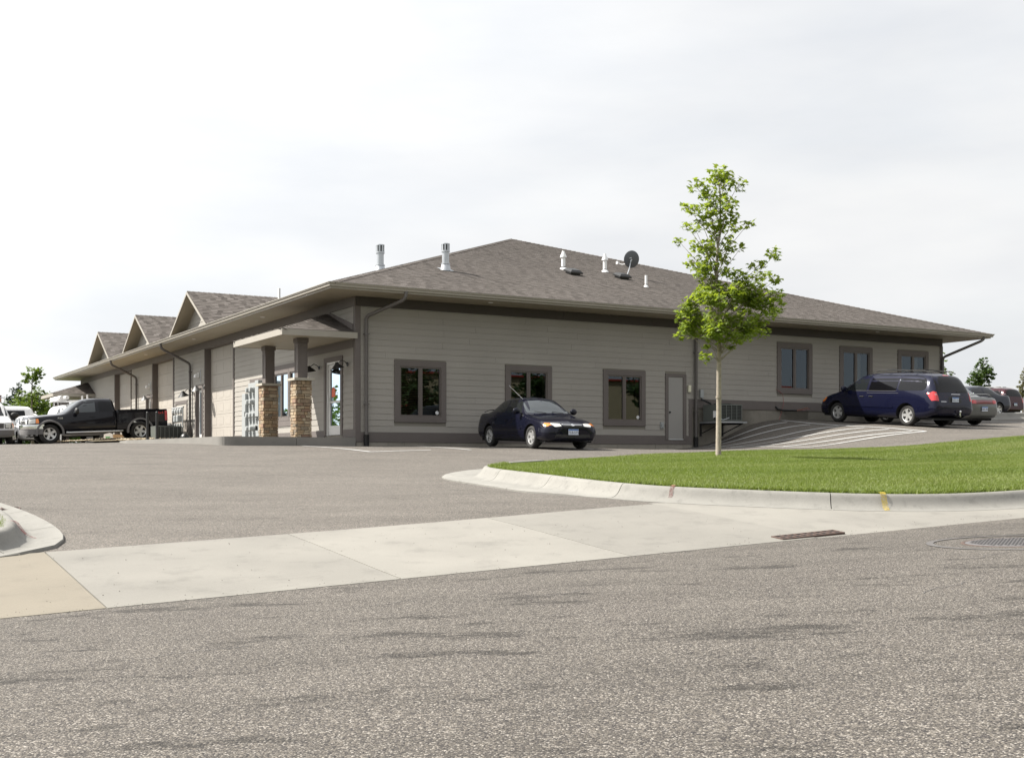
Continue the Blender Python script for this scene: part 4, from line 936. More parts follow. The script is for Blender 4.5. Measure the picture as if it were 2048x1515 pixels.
class Car:
    """local frame: x forward, y left, z up, origin on the ground midway between the axles"""
    def __init__(s, name, label, cat, table, paintm, wb, track, wr, arch=.06, group=None, cut=True):
        s.root = empty(name, (0, 0, 0), 0, label, cat, group); s.wb, s.track, s.wr, s.paint = wb, track, wr, paintm
        T = np.array(sorted(table)); X = T[:, 0]
        xs = np.unique(np.round(np.concatenate([np.linspace(X[0], X[-1], 60), X, np.linspace(X[0], X[0]+.25, 8), np.linspace(X[-1]-.25, X[-1], 8)]), 4))
        C = [pchip(xs, X, T[:, j]) for j in range(1, 10)]
        mb = MB(); vs = []; sec = None
        for i, x in enumerate(xs):
            zb, wl, zm, wm, zs, ws, zt, wt, cr = [c[i] for c in C]
            half = [(0, zb), (wl*.8, zb), (wl, zb+.05), (wm, zm), (ws, zs), (wt, zt-cr), (wt*.55, zt-cr*.3), (0, zt)]
            P = chaikin(half, 2); full = P+[(-y, z) for y, z in P[-2:0:-1]]; sec = len(full)
            vs += [(x, y, z) for y, z in full]
        n = len(xs); fs = [(i*sec+k, (i+1)*sec+k, (i+1)*sec+(k+1) % sec, i*sec+(k+1) % sec) for i in range(n-1) for k in range(sec)]
        fs += [tuple(range(sec)), tuple((n-1)*sec+k for k in range(sec-1, -1, -1))]
        me = mb.add(vs, fs).build('body', [paintm, m_well], None, mesh_only=True, fix=True)
        bm = bmesh.new(); bm.from_mesh(me); s.bvh = BVHTree.FromBMesh(bm); bm.free()
        o = link('body', me, s.root)
        if cut:
            cm = MB()
            for ax in (wb/2, -wb/2):
                for sg in (1, -1):
                    y0, y1 = (track/2-.26, track/2+.5) if sg > 0 else (-track/2-.5, -track/2+.26)
                    M = Matrix.Translation((ax, y0, wr+.01))@Matrix.Rotation(R(-90), 4, 'X')
                    cm.lathe([(0, 0), (wr+arch, 0), (wr+arch, y1-y0), (0, y1-y0)], 28, M, mi=1)
            cme = cm.build('cut', [paintm, m_well], None, mesh_only=True, fix=True); bm = bmesh.new(); bm.from_mesh(cme); bmesh.ops.remove_doubles(bm, verts=bm.verts, dist=1e-5); bmesh.ops.recalc_face_normals(bm, faces=bm.faces); bm.to_mesh(cme); bm.free()
            co = link('cut', cme); md = o.modifiers.new('b', 'BOOLEAN'); md.object = co; md.operation = 'DIFFERENCE'; md.solver = 'EXACT'
            dg = bpy.context.evaluated_depsgraph_get(); me2 = bpy.data.meshes.new_from_object(o.evaluated_get(dg)); o.modifiers.clear(); o.data = me2; bpy.data.objects.remove(co); me = me2; me.name = 'body'
        me.polygons.foreach_set('use_smooth', [True]*len(me.polygons)); me.set_sharp_from_angle(angle=R(38)); s.body = o
    def patch(s, name, poly, mode, m, off=.005, rad=.0, cuts=3, parent=None, skirt=.012, both=False, axis=None):
        """a polygon drawn on a side/front/rear/top view and wrapped on the bodywork"""
        if rad: poly = rnd_poly(poly, rad)
        out = []
        for sg in ((1, -1) if (both or mode == 'side') else (1,)):
            if mode in ('side', 'left', 'right'):
                q = sg if mode == 'side' else (1 if mode == 'left' else -1)
                f = lambda a, b: Vector((a, 3*q, b)); d = Vector((0, -q, 0))
            elif mode == 'front': f = lambda a, b: Vector((5, a*sg, b)); d = Vector((-1, 0, 0))
            elif mode == 'rear': f = lambda a, b: Vector((-5, a*sg, b)); d = Vector((1, 0, 0))
            else: f = lambda a, b: Vector((a, b*sg, 5)); d = Vector((0, 0, -1))
            bm = bmesh.new(); fa = bm.faces.new([bm.verts.new(f(*p)) for p in poly]); bmesh.ops.triangulate(bm, faces=[fa])
            if cuts: 
                for _ in range(2 if cuts > 2 else 1): bmesh.ops.subdivide_edges(bm, edges=bm.edges, cuts=1 if cuts < 4 else 2, use_grid_fill=True)
            bad = False; miss = []
            for v in bm.verts:
                h = s.bvh.ray_cast(v.co, d)
                if h[0] is None: miss.append(v); continue
                v.co = h[0]-d*off
            for v in miss:
                h = s.bvh.find_nearest(Vector((v.co.x if abs(d.x) < .5 else math.copysign(s.wb*.8, v.co.x), v.co.y if abs(d.y) < .5 else math.copysign(.9, v.co.y), v.co.z if abs(d.z) < .5 else 1.)))
                v.co = h[0]-d*off
            be = [e for e in bm.edges if len(e.link_faces) == 1]
            if skirt:
                r = bmesh.ops.extrude_edge_only(bm, edges=be); 
                for v in [g for g in r['geom'] if isinstance(g, bmesh.types.BMVert)]: v.co += d*(off+skirt)
            bmesh.ops.recalc_face_normals(bm, faces=bm.faces)
            me = bpy.data.meshes.new(name); bm.to_mesh(me); bm.free(); me.materials.append(m); me.polygons.foreach_set('use_smooth', [True]*len(me.polygons)); me.set_sharp_from_angle(angle=R(35))
            out.append(link(name, me, parent or s.root))
        return out
    def seam(s, pts, mode='side', wd=.012, m=None, name='door_seam', off=.002):
        P = [Vector(p) for p in pts]
        for a, b in zip(P[:-1], P[1:]):
            d = (b-a).normalized(); q = Vector((-d.y, d.x))*wd/2
            s.patch(name, [tuple(a-q), tuple(b-q), tuple(b+q), tuple(a+q)], mode, m or m_plast, off=off, cuts=2, skirt=.004)
    def wheels(s, spokes=5, rimr=.62, dz=0., width=.21, rm=None):
        w = s.wr; ty = MB(); Wd = width/2
        ty.lathe([(w*rimr, -Wd*.75), (w*.80, -Wd), (w*.94, -Wd*.9), (w, -Wd*.6), (w, Wd*.6), (w*.94, Wd*.9), (w*.80, Wd), (w*rimr, Wd*.75)], 32)
        tyre = ty.build('wheel', m_tyre, None, mesh_only=True, smooth=50)
        rim = MB(); rr = w*rimr
        rim.lathe([(rr*1.02, Wd*.72), (rr*1.0, Wd*.80), (rr*.90, Wd*.72), (rr*.88, Wd*.1)], 32)
        rim.lathe([(0, Wd*.62), (rr*.22, Wd*.60), (rr*.27, Wd*.50), (rr*.27, Wd*.2)], 16)
        for k in range(spokes):
            a = 2*math.pi*k/spokes+.3; M = Matrix.Rotation(a, 4, 'Z'); hw0, hw1 = rr*.17, rr*.22*(5/spokes)**.5
            rim.add([M@Vector(p) for p in ((rr*.15, -hw0, Wd*.60), (rr*.92, -hw1, Wd*.70), (rr*.92, hw1, Wd*.70), (rr*.15, hw0, Wd*.60), (rr*.15, -hw0*1.3, Wd*.25), (rr*.92, -hw1*1.25, Wd*.35), (rr*.92, hw1*1.25, Wd*.35), (rr*.15, hw0*1.3, Wd*.25))], [(0, 1, 2, 3), (0, 4, 5, 1), (3, 2, 6, 7), (1, 5, 6, 2)])
        rim.lathe([(0, Wd*.05), (rr*.9, Wd*.05)], 24, mi=1); rim.lathe([(rr*.60, Wd*.16), (rr*.15, Wd*.16)], 24, mi=2)
        rmesh = rim.build('rim', [rm or m_alloy, m_well, m_gplast], None, mesh_only=True, smooth=40)
        for ax in (s.wb/2, -s.wb/2):
            for sg in (1, -1):
                o = link('wheel', tyre, s.root); o.rotation_mode = 'ZYX'; o.location = (ax, sg*(s.track/2-Wd*.2), w+dz); o.rotation_euler = (R(-90*sg), 0, random.uniform(0, 6))
                r = link('rim', rmesh, o)
    def box(s, name, x0, x1, y0, y1, z0, z1, m, both=False, parent=None, bev=.0):
        for sg in ((1, -1) if both else (1,)):
            a, b = (y0, y1) if sg > 0 else (-y1, -y0)
            mb = MB().box(x0, x1, a, b, z0, z1); o = mb.build(name, m, parent or s.root)
            if bev: md = o.modifiers.new('bevel', 'BEVEL'); md.width = bev; md.segments = 2
    def mirror(s, x, y, z, m, sc=1., arm=True):
        for sg in (1, -1):
            b = MB(); prof = [(0, -.5), (.6, -.46), (.95, -.25), (1, 0), (.9, .3), (.5, .48), (0, .5)]
            M = Matrix.Translation((x, sg*(y+.09*sc), z))@Matrix.Diagonal((.055*sc, .1*sc, .085*sc, 1)); 
            b.lathe([(0, -.9), (.7, -.8), (1, -.4), (1.05, .1), (.9, .6), (.5, .9), (0, .95)], 14, M@Matrix.Rotation(R(90), 4, 'Y'))
            o = b.build('wing_mirror', m, s.root, smooth=60)
            MB().tube([(x+.02, sg*(y-.06), z-.06), (x+.0, sg*(y+.03), z-.02)], .022, 6).build('mirror_arm', m_plast, o)
    def handle(s, x, z, y_, m=None):
        for sg in (1, -1):
            h = s.bvh.ray_cast(Vector((x, 3*sg, z)), Vector((0, -sg, 0)))[0]
            b = MB(); b.box(x-.085, x+.085, h.y-.004 if sg > 0 else h.y-.026, h.y+.026 if sg > 0 else h.y+.004, z-.013, z+.015); b.build('door_handle', m or s.paint, s.root)
    def plate(s, x, z, txt, rear=False, y=0.):
        sg = -1 if rear else 1; p = link('licence_plate', None, s.root); p.location = (x, y, z); p.rotation_euler = (R(90), 0, R(90 if not rear else -90))
        MB().box(-.152, .152, -.076, .076, 0, .004).build('plate_base', m_plate, p)
        MB().box(-.148, .148, .040, .072, .0042, .0055).build('plate_band', m_plateblue, p)
        o = link('plate_number', text_mesh(txt, .095, .0006), p); o.data.materials.append(m_ink); o.location = (0, -.018, .0052); o.scale = (.95, 1, 1)
    def place(s, U, V, hd, sink=0.0):
        """stand the car on the ground: hd = heading in site degrees (0 = along U, 90 = along V)"""
        h = R(hd); f = (math.cos(h), math.sin(h)); l = (-math.sin(h), math.cos(h))
        pt = lambda a, b: (U+f[0]*a+l[0]*b, V+f[1]*a+l[1]*b)
        P = {k: Vector(WG(*pt(a, b))) for k, a, b in (('fl', s.wb/2, s.track/2), ('fr', s.wb/2, -s.track/2), ('rl', -s.wb/2, s.track/2), ('rr', -s.wb/2, -s.track/2))}
        X = ((P['fl']+P['fr'])-(P['rl']+P['rr'])).normalized(); Y = ((P['fl']+P['rl'])-(P['fr']+P['rr'])).normalized(); Z = X.cross(Y).normalized(); Y = Z.cross(X)
        c = (P['fl']+P['fr']+P['rl']+P['rr'])/4+Z*(.004-sink); M = Matrix((X, Y, Z)).transposed().to_4x4(); M.translation = c; s.root.matrix_world = M

SEDAN = [(2.19, .27, .50, .44, .56, .55, .52, .60, .44, .02), (2.14, .22, .66, .44, .70, .58, .64, .645, .56, .03), (2.02, .19, .74, .45, .80, .63, .72, .70, .62, .04), (1.75, .18, .78, .46, .84, .71, .765, .79, .66, .045), (1.35, .18, .80, .48, .848, .79, .785, .86, .67, .045), (1.0, .18, .81, .50, .850, .855, .79, .915, .67, .045), (.90, .18, .81, .50, .850, .87, .79, .945, .67, .045),
 (.55, .18, .81, .50, .85, .89, .79, 1.175, .61, .05), (.28, .18, .81, .5, .85, .90, .79, 1.335, .56, .055), (.10, .18, .81, .5, .85, .905, .79, 1.385, .545, .055), (-.35, .18, .81, .5, .85, .92, .79, 1.41, .545, .055), (-.85, .18, .81, .5, .85, .935, .785, 1.375, .54, .055), (-1.05, .18, .81, .5, .85, .94, .78, 1.32, .54, .055), (-1.4, .18, .81, .5, .845, .945, .765, 1.12, .57, .05), (-1.62, .18, .80, .5, .84, .945, .755, 1.005, .62, .04), (-1.72, .19, .80, .5, .835, .945, .75, .99, .63, .035),
 (-2.0, .22, .78, .5, .82, .93, .735, .985, .62, .035), (-2.14, .26, .74, .5, .79, .90, .70, .96, .58, .035), (-2.22, .32, .68, .52, .73, .84, .64, .89, .52, .03), (-2.25, .36, .60, .54, .66, .78, .56, .82, .46, .03)]
def sedan(label, pm, plate_f=None, plate_r=None, detail=True, bar=False, group=None, glassm=None, name='parked_sedan'):
    c = Car(name, label, 'car', SEDAN, pm, 2.61, 1.46, .30, .05, group)
    gm = glassm or m_cglass
    c.patch('side_window', [(.62, .955), (-.28, .965), (-.28, 1.325), (.10, 1.325), (.30, 1.26)], 'side', gm, .004, .04, 3)
    c.patch('side_window', [(-.36, .965), (-1.12, .985), (-.98, 1.22), (-.80, 1.30), (-.36, 1.325)], 'side', gm, .004, .05, 3)
    c.patch('windshield', [(-.66, .955), (.66, .955), (.52, 1.345), (-.52, 1.345)], 'front', m_wshield, .004, .05, 4)
    c.patch('rear_window', [(-.60, 1.03), (.60, 1.03), (.50, 1.335), (-.50, 1.335)], 'rear', gm, .004, .06, 4)
    c.seam([(.80, .30), (.80, .86), (.66, .935)]); c.seam([(-.32, .24), (-.32, .955)]); c.seam([(-1.02, .62), (-.98, .72), (-1.16, .98)]); c.seam([(.80, .24), (-.95, .24)])
    c.seam([(.58, .83), (1.75, .68)], 'top', .01) if False else None
    c.patch('bonnet_seam', [(.64, .93), (.655, .93), (.57, .655), (.555, .655)], 'front', m_plast, .002, 0, 2, both=True)
    c.patch('side_moulding', [(.78, .50), (-.92, .50), (-.92, .535), (.78, .535)], 'side', pm, .014, 0, 3)
    # front
    c.patch('headlight', [(.33, .60), (.54, .575), (.60, .66), (.56, .685), (.36, .675)], 'front', m_lamp, .006, .03, 3, both=True)
    c.patch('indicator', [(1.94, .60), (2.08, .585), (2.10, .655), (1.90, .69)], 'side', m_amber, .006, .02, 3)
    c.patch('grille', [(-.27, .575), (.27, .575), (.31, .645), (-.31, .645)], 'front', m_plast, .004, .02, 3)
    c.patch('grille_bar', [(-.30, .638), (-.06, .632), (0, .612), (.06, .632), (.30, .638), (.30, .662), (.08, .655), (0, .645), (-.08, .655), (-.30, .662)], 'front', m_chrome, .010, .004, 2)
    c.patch('grille_emblem', [(.055*math.cos(t), .636+.030*math.sin(t)) for t in ga(0, 6.28, 13)[:-1]], 'front', m_chrome, .014, 0, 0)
    c.patch('lower_grille', [(-.54, .30), (.54, .30), (.50, .385), (-.50, .385)], 'front', m_plast, .004, .03, 3)
    c.patch('bumper_line', [(-.66, .545), (.66, .545), (.66, .552), (-.66, .552)], 'front', m_plast, .003, 0, 3)
    # rear
    if bar:
        c.patch('tail_light', [(-.62, .74), (.62, .74), (.60, .87), (-.60, .87)], 'rear', m_tail2, .006, .02, 4)
        c.patch('tail_lamp', [(.42, .75), (.61, .75), (.60, .865), (.42, .865)], 'rear', m_tail, .012, .02, 3, both=True)
    else: c.patch('tail_light', [(.34, .72), (.62, .72), (.60, .86), (.38, .86)], 'rear', m_tail, .006, .02, 3, both=True)
    sp = MB(); n = 10
    pr = [(-.02, 0), (.09, .018), (.11, .03), (.0, .03), (-.03, .018)]
    vs = []; 
    for i in range(n+1):
        y = -.60+1.2*i/n; lift = .07*(1-(abs(y)/.60)**6)
        vs += [(-2.06+x, y, .975+lift+z) for x, z in pr]
    k = len(pr); sp.add(vs, [(i*k+j, i*k+(j+1) % k, (i+1)*k+(j+1) % k, (i+1)*k+j) for i in range(n) for j in range(k)]+[tuple(range(k)), tuple(n*k+j for j in range(k-1, -1, -1))])
    sp.build('boot_spoiler', pm, c.root, smooth=40, fix=True)
    c.mirror(.60, .80, 1.0, pm); c.handle(-.18, .76, 0); c.handle(-.98, .78, 0)
    for yy in (.30, -.24): MB().tube([(.93, yy+.1, .955), (.84, yy-.22, .995)], .009, 5).build('wiper', m_plast, c.root)
    c.wheels(5, .64)
    MB().box(-2.0, 1.95, -.70, .70, .17, .24).build('underbody', m_under, c.root)
    if plate_f: c.plate(2.215, .45, plate_f)
    if plate_r: c.plate(-2.275, .57, plate_r, True)
    return c
c = sedan('dark blue four door sedan parked nose out against the front wall', m_navy, 'TLB-575')
MB().tube([(.22, -.50, 1.335), (-.42, -.62, 1.72)], [.005, .0025], 6).build('aerial', m_chrome, c.root)
c.place(17.3, 28.5, -94)
c = sedan('pewter sedan with a full width red tail lamp beside the minivan', m_silver, None, 'KBR-482', bar=True, glassm=m_wshield); c.place(33.85, 28.9, 90)
c = sedan('midnight blue sedan at the right edge of the photo behind a kerb', m_dkblue); c.place(46.0, 37.2, 180)
c = sedan('white sedan with orange corner lamps half hidden by the pickup nose', m_wpaint, glassm=m_wshield); c.place(9.0, 62.7, -90)

VAN = [(2.44, .32, .58, .52, .62, .66, .56, .70, .46, .02), (2.38, .26, .76, .52, .80, .72, .72, .78, .60, .04), (2.22, .23, .86, .53, .90, .80, .82, .88, .70, .05), (1.9, .22, .93, .56, .965, .90, .885, 1.0, .74, .05), (1.6, .22, .95, .6, .985, .97, .91, 1.08, .75, .05), (1.5, .22, .95, .6, .985, .99, .915, 1.12, .75, .05), (1.0, .22, .95, .6, .99, 1.02, .92, 1.44, .70, .06), (.66, .22, .95, .6, .99, 1.03, .92, 1.625, .67, .07), (.45, .22, .95, .6, .99, 1.035, .92, 1.675, .66, .07), (-.2, .22, .95, .6, .99, 1.05, .92, 1.72, .67, .07), (-1.3, .22, .95, .6, .99, 1.07, .915, 1.725, .67, .07), (-2.0, .23, .95, .6, .985, 1.08, .905, 1.69, .66, .07), (-2.25, .26, .93, .6, .97, 1.08, .89, 1.63, .66, .07), (-2.40, .30, .91, .6, .95, 1.04, .87, 1.44, .68, .06), (-2.52, .34, .88, .62, .92, .98, .85, 1.18, .72, .05), (-2.58, .36, .86, .60, .90, .90, .83, 1.02, .72, .05), (-2.63, .38, .82, .56, .86, .76, .80, .85, .70, .04), (-2.66, .42, .74, .54, .78, .66, .72, .71, .62, .03)]
def minivan(label, pm, plate):
    c = Car('minivan', label, 'minivan', VAN, pm, 3.03, 1.62, .335, .055)
    c.patch('side_window', [(1.18, 1.09), (.25, 1.10), (.25, 1.60), (.52, 1.58), (.78, 1.42)], 'side', m_cglass, .004, .05, 3)
    c.patch('side_window', [(.15, 1.10), (-1.02, 1.12), (-1.02, 1.63), (.15, 1.61)], 'side', m_tint, .004, .04, 3)
    c.patch('side_window', [(-1.08, 1.12), (-2.14, 1.14), (-2.20, 1.30), (-2.10, 1.50), (-1.85, 1.60), (-1.08, 1.63)], 'side', m_tint, .004, .10, 3)
    c.patch('windshield', [(-.74, 1.14), (.74, 1.14), (.62, 1.62), (-.62, 1.62)], 'front', m_wshield, .004, .05, 4)
    c.patch('rear_window', [(-.74, 1.10), (.74, 1.10), (.62, 1.60), (-.62, 1.60)], 'rear', m_tint, .005, .10, 4)
    c.patch('window_trim', [(1.25, 1.075), (-1.02, 1.095), (-1.02, 1.108), (1.25, 1.088)], 'left', m_plast, .006, 0, 3)
    c.seam([(1.20, .30), (1.24, 1.0), (1.16, 1.09)]); c.seam([(.20, .28), (.20, 1.60)]); c.seam([(-1.05, .62), (-1.05, 1.63)], wd=.010); c.seam([(.20, 1.02), (-2.2, 1.05)], wd=.010, m=m_plast)
    c.patch('side_moulding', [(1.15, .56), (-1.0, .56), (-1.0, .60), (1.15, .60)], 'side', pm, .014, 0, 3)
    c.patch('tail_light', [(-2.60, .84), (-2.46, .82), (-2.36, 1.06), (-2.44, 1.13), (-2.60, 1.08)], 'side', m_tail, .006, .04, 3)
    c.patch('tail_light', [(.72, .82), (.90, .84), (.88, 1.08), (.74, 1.10)], 'rear', m_tail, .008, .04, 3, both=True)
    c.patch('reversing_lens', [(.75, 1.0), (.87, 1.0), (.86, 1.05), (.76, 1.06)], 'rear', mat('pale_red_lens', (.42, .16, .16), .15, coat=1.), .012, .01, 2, both=True)
    c.patch('headlight', [(2.10, .70), (2.32, .66), (2.30, .78), (2.05, .86)], 'side', m_amber, .006, .03, 3)
    c.patch('headlight', [(.40, .68), (.72, .68), (.70, .80), (.44, .76)], 'front', m_lamp, .006, .03, 3, both=True)
    c.patch('grille', [(-.34, .56), (.34, .56), (.36, .70), (-.36, .70)], 'front', m_chrome, .006, .03, 3)
    c.patch('tailgate_seam', [(.70, .66), (.712, .66), (.735, 1.10), (.66, 1.62), (.648, 1.62), (.722, 1.10)], 'rear', m_plast, .002, 0, 2, both=True)
    c.patch('plate_recess', [(-.30, .78), (.30, .78), (.27, .97), (-.27, .97)], 'rear', m_plast, .003, .02, 3)
    c.patch('tailgate_badge', [(-.30, 1.035), (.12, 1.035), (.12, 1.05), (-.30, 1.05)], 'rear', m_chrome, .006, 0, 1)
    c.patch('tailgate_badge', [(.40, .80), (.64, .80), (.64, .815), (.40, .815)], 'rear', m_chrome, .006, 0, 1)
    c.patch('bumper_step', [(-.80, .655), (.80, .655), (.80, .675), (-.80, .675)], 'rear', m_plast, .006, 0, 3)
    c.plate(-2.655, .875, 'HZD-316', True)
    MB().tube([(-2.56, -.15, 1.12), (-2.52, -.62, 1.155)], .011, 6).build('rear_wiper', m_plast, c.root)
    c.patch('brake_light', [(-.12, 1.625), (.12, 1.625), (.12, 1.65), (-.12, 1.65)], 'rear', m_tail, .01, 0, 1)
    # hitch ball, roof rack, mirrors
    h = MB(); h.tube([(-2.5, -.12, .36), (-2.78, -.12, .36)], .03, 8).tube([(-2.76, -.12, .36), (-2.76, -.12, .46)], .02, 8); h.build('tow_bar', m_chrome, c.root)
    b = MB(); b.lathe([(0, .05), (.03, .04), (.04, .01), (.03, -.02), (.02, -.03)], 14, Matrix.Translation((-2.76, -.12, .49))); b.build('tow_ball', m_chrome, c.root, smooth=60)
    for sg in (1, -1): MB().tube([(.1, sg*.60, 1.73), (-.1, sg*.60, 1.775), (-1.9, sg*.60, 1.775), (-2.1, sg*.60, 1.70)], .016, 6).build('roof_rail', m_plast, c.root)
    for x in (-.35, -1.45): MB().tube([(x, -.60, 1.785), (x, -.3, 1.81), (x, .3, 1.81), (x, .60, 1.785)], .016, 6).build('rack_bar', m_plast, c.root)
    c.mirror(1.12, .93, 1.14, pm, 1.15); c.handle(.38, .90, 0, m_chrome); c.handle(-.02, .91, 0, m_chrome)
    MB().tube([(1.55, -.75, 1.08), (1.50, -.76, 1.75)], .004, 5).build('aerial', m_plast, c.root)
    MB().box(-2.5, 2.2, -.8, .8, .21, .28).build('underbody', m_under, c.root)
    c.wheels(5, .63, width=.22)
    return c
c = minivan('dark blue minivan with roof rack parked nose in by the ramp', m_blue, ''); c.place(31.05, 28.2, 90)

PICK = [(2.62, .50, .62, .66, .70, .92, .66, .98, .56, .03), (2.56, .46, .80, .70, .86, .98, .80, 1.05, .64, .04), (2.4, .44, .90, .72, .95, 1.03, .88, 1.10, .74, .05), (1.9, .44, .93, .75, .98, 1.08, .91, 1.16, .78, .05), (1.35, .44, .93, .75, .98, 1.12, .92, 1.20, .78, .05), (1.2, .44, .93, .75, .98, 1.13, .92, 1.235, .78, .05), (.8, .44, .93, .75, .98, 1.15, .92, 1.52, .73, .05), (.48, .44, .93, .75, .98, 1.16, .92, 1.72, .69, .06), (.3, .44, .93, .75, .98, 1.165, .92, 1.765, .68, .06), (-.2, .44, .93, .75, .98, 1.17, .92, 1.80, .68, .06), (-.62, .44, .93, .75, .98, 1.18, .92, 1.785, .67, .06), (-.76, .44, .93, .75, .98, 1.18, .92, 1.70, .68, .08), (-.80, .46, .92, .75, .97, 1.16, .91, 1.55, .70, .10)]
def pickup(label, pm):
    c = Car('pickup_truck', label, 'pickup', PICK, pm, 3.53, 1.64, .39, .075)
    c.patch('side_window', [(.86, 1.21), (-.02, 1.22), (-.02, 1.66), (.30, 1.65), (.52, 1.52)], 'side', m_wshield, .004, .05, 3)
    c.patch('side_window', [(-.16, 1.22), (-.68, 1.24), (-.64, 1.62), (-.16, 1.66)], 'side', m_tint, .004, .05, 3)
    c.patch('windshield', [(-.76, 1.26), (.76, 1.26), (.64, 1.70), (-.64, 1.70)], 'front', m_wshield, .004, .05, 4)
    c.patch('rear_window', [(-.62, 1.26), (.62, 1.26), (.58, 1.62), (-.58, 1.62)], 'rear', m_tint, .004, .05, 3)
    c.seam([(.98, .50), (.98, 1.14), (.86, 1.20)]); c.seam([(-.10, .50), (-.10, 1.70)]); c.seam([(-.72, .50), (-.74, 1.18)])
    c.patch('headlight', [(2.30, .82), (2.56, .80), (2.52, .98), (2.28, 1.01)], 'side', m_lamp, .006, .03, 3); c.patch('indicator', [(2.16, .83), (2.29, .82), (2.27, 1.01), (2.18, 1.0)], 'side', m_amber, .007, .03, 3)
    c.patch('headlight', [(.50, .80), (.78, .80), (.76, .98), (.52, .98)], 'front', m_lamp, .006, .03, 3, both=True)
    c.patch('grille', [(-.46, .74), (.46, .74), (.44, .96), (-.44, .96)], 'front', m_chrome, .006, .03, 3); c.patch('grille_mesh', [(-.40, .78), (.40, .78), (.38, .92), (-.38, .92)], 'front', m_plast, .012, .03, 3)
    # chrome bumper over grey valance
    def wrap(name, z0, z1, o, m):
        pl = [(2.02, .96), (2.3, .97), (2.55, .90), (2.70, .62), (2.74, 0)]; P = [(x+o, y+o*.6) for x, y in pl]; P = P+[(x, -y) for x, y in P[-2::-1]]
        mb = MB(); vs = []
        for x, y in P: vs += [(x-.06, y*.9, z0), (x, y, z0), (x+.012, y, (z0+z1)/2), (x, y, z1), (x-.06, y*.9, z1)]
        n = len(P); mb.add(vs, [(i*5+j, (i+1)*5+j, (i+1)*5+(j+1) % 5, i*5+(j+1) % 5) for i in range(n-1) for j in range(5)]); mb.build(name, m, c.root, smooth=60, fix=True)
    wrap('front_bumper', .60, .78, .0, m_chrome); wrap('valance', .38, .597, -.01, m_gplast)
    c.patch('fog_lamp', [(2.60, .45), (2.68, .45), (2.68, .53), (2.60, .53)], 'side', m_lamp, .05, .02, 1)
    # bed
    zb, zt, x0, x1 = .50, 1.27, -2.86, -.83
    for sg in (1, -1):
        pts = [(.0, zb), (.06, zb), (.09, .75), (.075, 1.16), (.05, zt-.02), (.02, zt), (-.06, zt), (-.06, zb)]
        mb = MB(); mb.prism([(sg*(.89+a), z) for a, z in pts], lambda y, z, h: Vector((h, y, z)), x0, x1); o = mb.build('bed_side', [pm, m_well], c.root, fix=True)
        cm = MB(); M = Matrix.Translation((-1.765, sg*.75, .40))@Matrix.Rotation(R(-90*sg), 4, 'X'); cm.lathe([(0, 0), (.465, 0), (.465, .5), (0, .5)], 32, M, mi=1); cme = cm.build('cut', [pm, m_well], None, mesh_only=True)
        bm = bmesh.new(); bm.from_mesh(cme); bmesh.ops.remove_doubles(bm, verts=bm.verts, dist=1e-5); bmesh.ops.recalc_face_normals(bm, faces=bm.faces); bm.to_mesh(cme); bm.free(); co = link('cut', cme)
        md = o.modifiers.new('b', 'BOOLEAN'); md.object = co; md.operation = 'DIFFERENCE'; md.solver = 'EXACT'; dg = bpy.context.evaluated_depsgraph_get(); me = bpy.data.meshes.new_from_object(o.evaluated_get(dg)); o.modifiers.clear(); o.data = me; bpy.data.objects.remove(co); me.name = 'bed_side'
        # flares over the wheels
        for ax, rr, y in ((1.765, .47, .965), (-1.765, .47, .955)):
            f = MB(); vs = []; n = 18
            for i in range(n+1):
                a = R(-8)+R(196)*i/n; ca, sa = math.cos(a), math.sin(a)
                vs += [(ax+rr*ca, sg*(y-.06), .40+rr*sa), (ax+rr*ca, sg*(y+.045), .40+rr*sa), (ax+(rr+.07)*ca, sg*(y+.035), .40+(rr+.07)*sa), (ax+(rr+.085)*ca, sg*(y-.02), .40+(rr+.085)*sa)]
            f.add(vs, [(i*4+j, (i+1)*4+j, (i+1)*4+j+1, i*4+j+1) for i in range(n) for j in range(3)]); f.build('wheel_flare', m_gplast, c.root, smooth=50)
        MB().tube([(1.15, sg*.98, .43), (1.0, sg*1.02, .42), (-.9, sg*1.02, .42), (-1.05, sg*.98, .43)], .035, 8).build('running_board', m_alloy, c.root)
        lt = MB(); lt.box(x0-.02, x0+.09, *( (.90, .986) if sg > 0 else (-.986, -.90)), .80, 1.20); lt.build('tail_light', m_tail, c.root)
        # off road decal on the bed side
        d = link('bed_decal', text_mesh('4x4', .16, .001), c.root); d.data.materials.append(mat('decal_red', (.5, .03, .03), .4)); d.location = (-2.60, sg*.975, 1.12); d.rotation_euler = (R(90), 0, 0 if sg < 0 else R(180))
        d = link('fender_badge', text_mesh('F150', .10, .001), c.root); d.data.materials.append(m_chrome); d.location = (1.36, sg*.972, 1.0); d.rotation_euler = (R(90), 0, 0 if sg < 0 else R(180))
    tg = MB(); tg.box(x0-.03, x0+.03, -.90, .90, .62, zt-.01); tg.build('tailgate', pm, c.root)
    fl = MB(); fl.box(x0, x1, -.83, .83, .70, .75).box(x1-.05, x1, -.86, .86, .60, zt-.02); fl.build('bed_floor', m_plast, c.root)
    rb = MB(); rb.box(x0-.20, x0-.03, -.90, .90, .52, .68); rb.build('rear_bumper', m_chrome, c.root)
    for sg in (1, -1): MB().box(x0+.3, x1-.05, sg*.90-.05, sg*.90+.05, zt+.001, zt+.02).build('rail_cap', m_plast, c.root)
    c.mirror(.74, .98, 1.27, m_plast, 1.5); c.handle(.12, 1.02, 0)
    MB().box(-2.8, 2.4, -.72, .72, .36, .55).build('chassis', m_under, c.root)
    c.wheels(5, .62, width=.26)
    return c
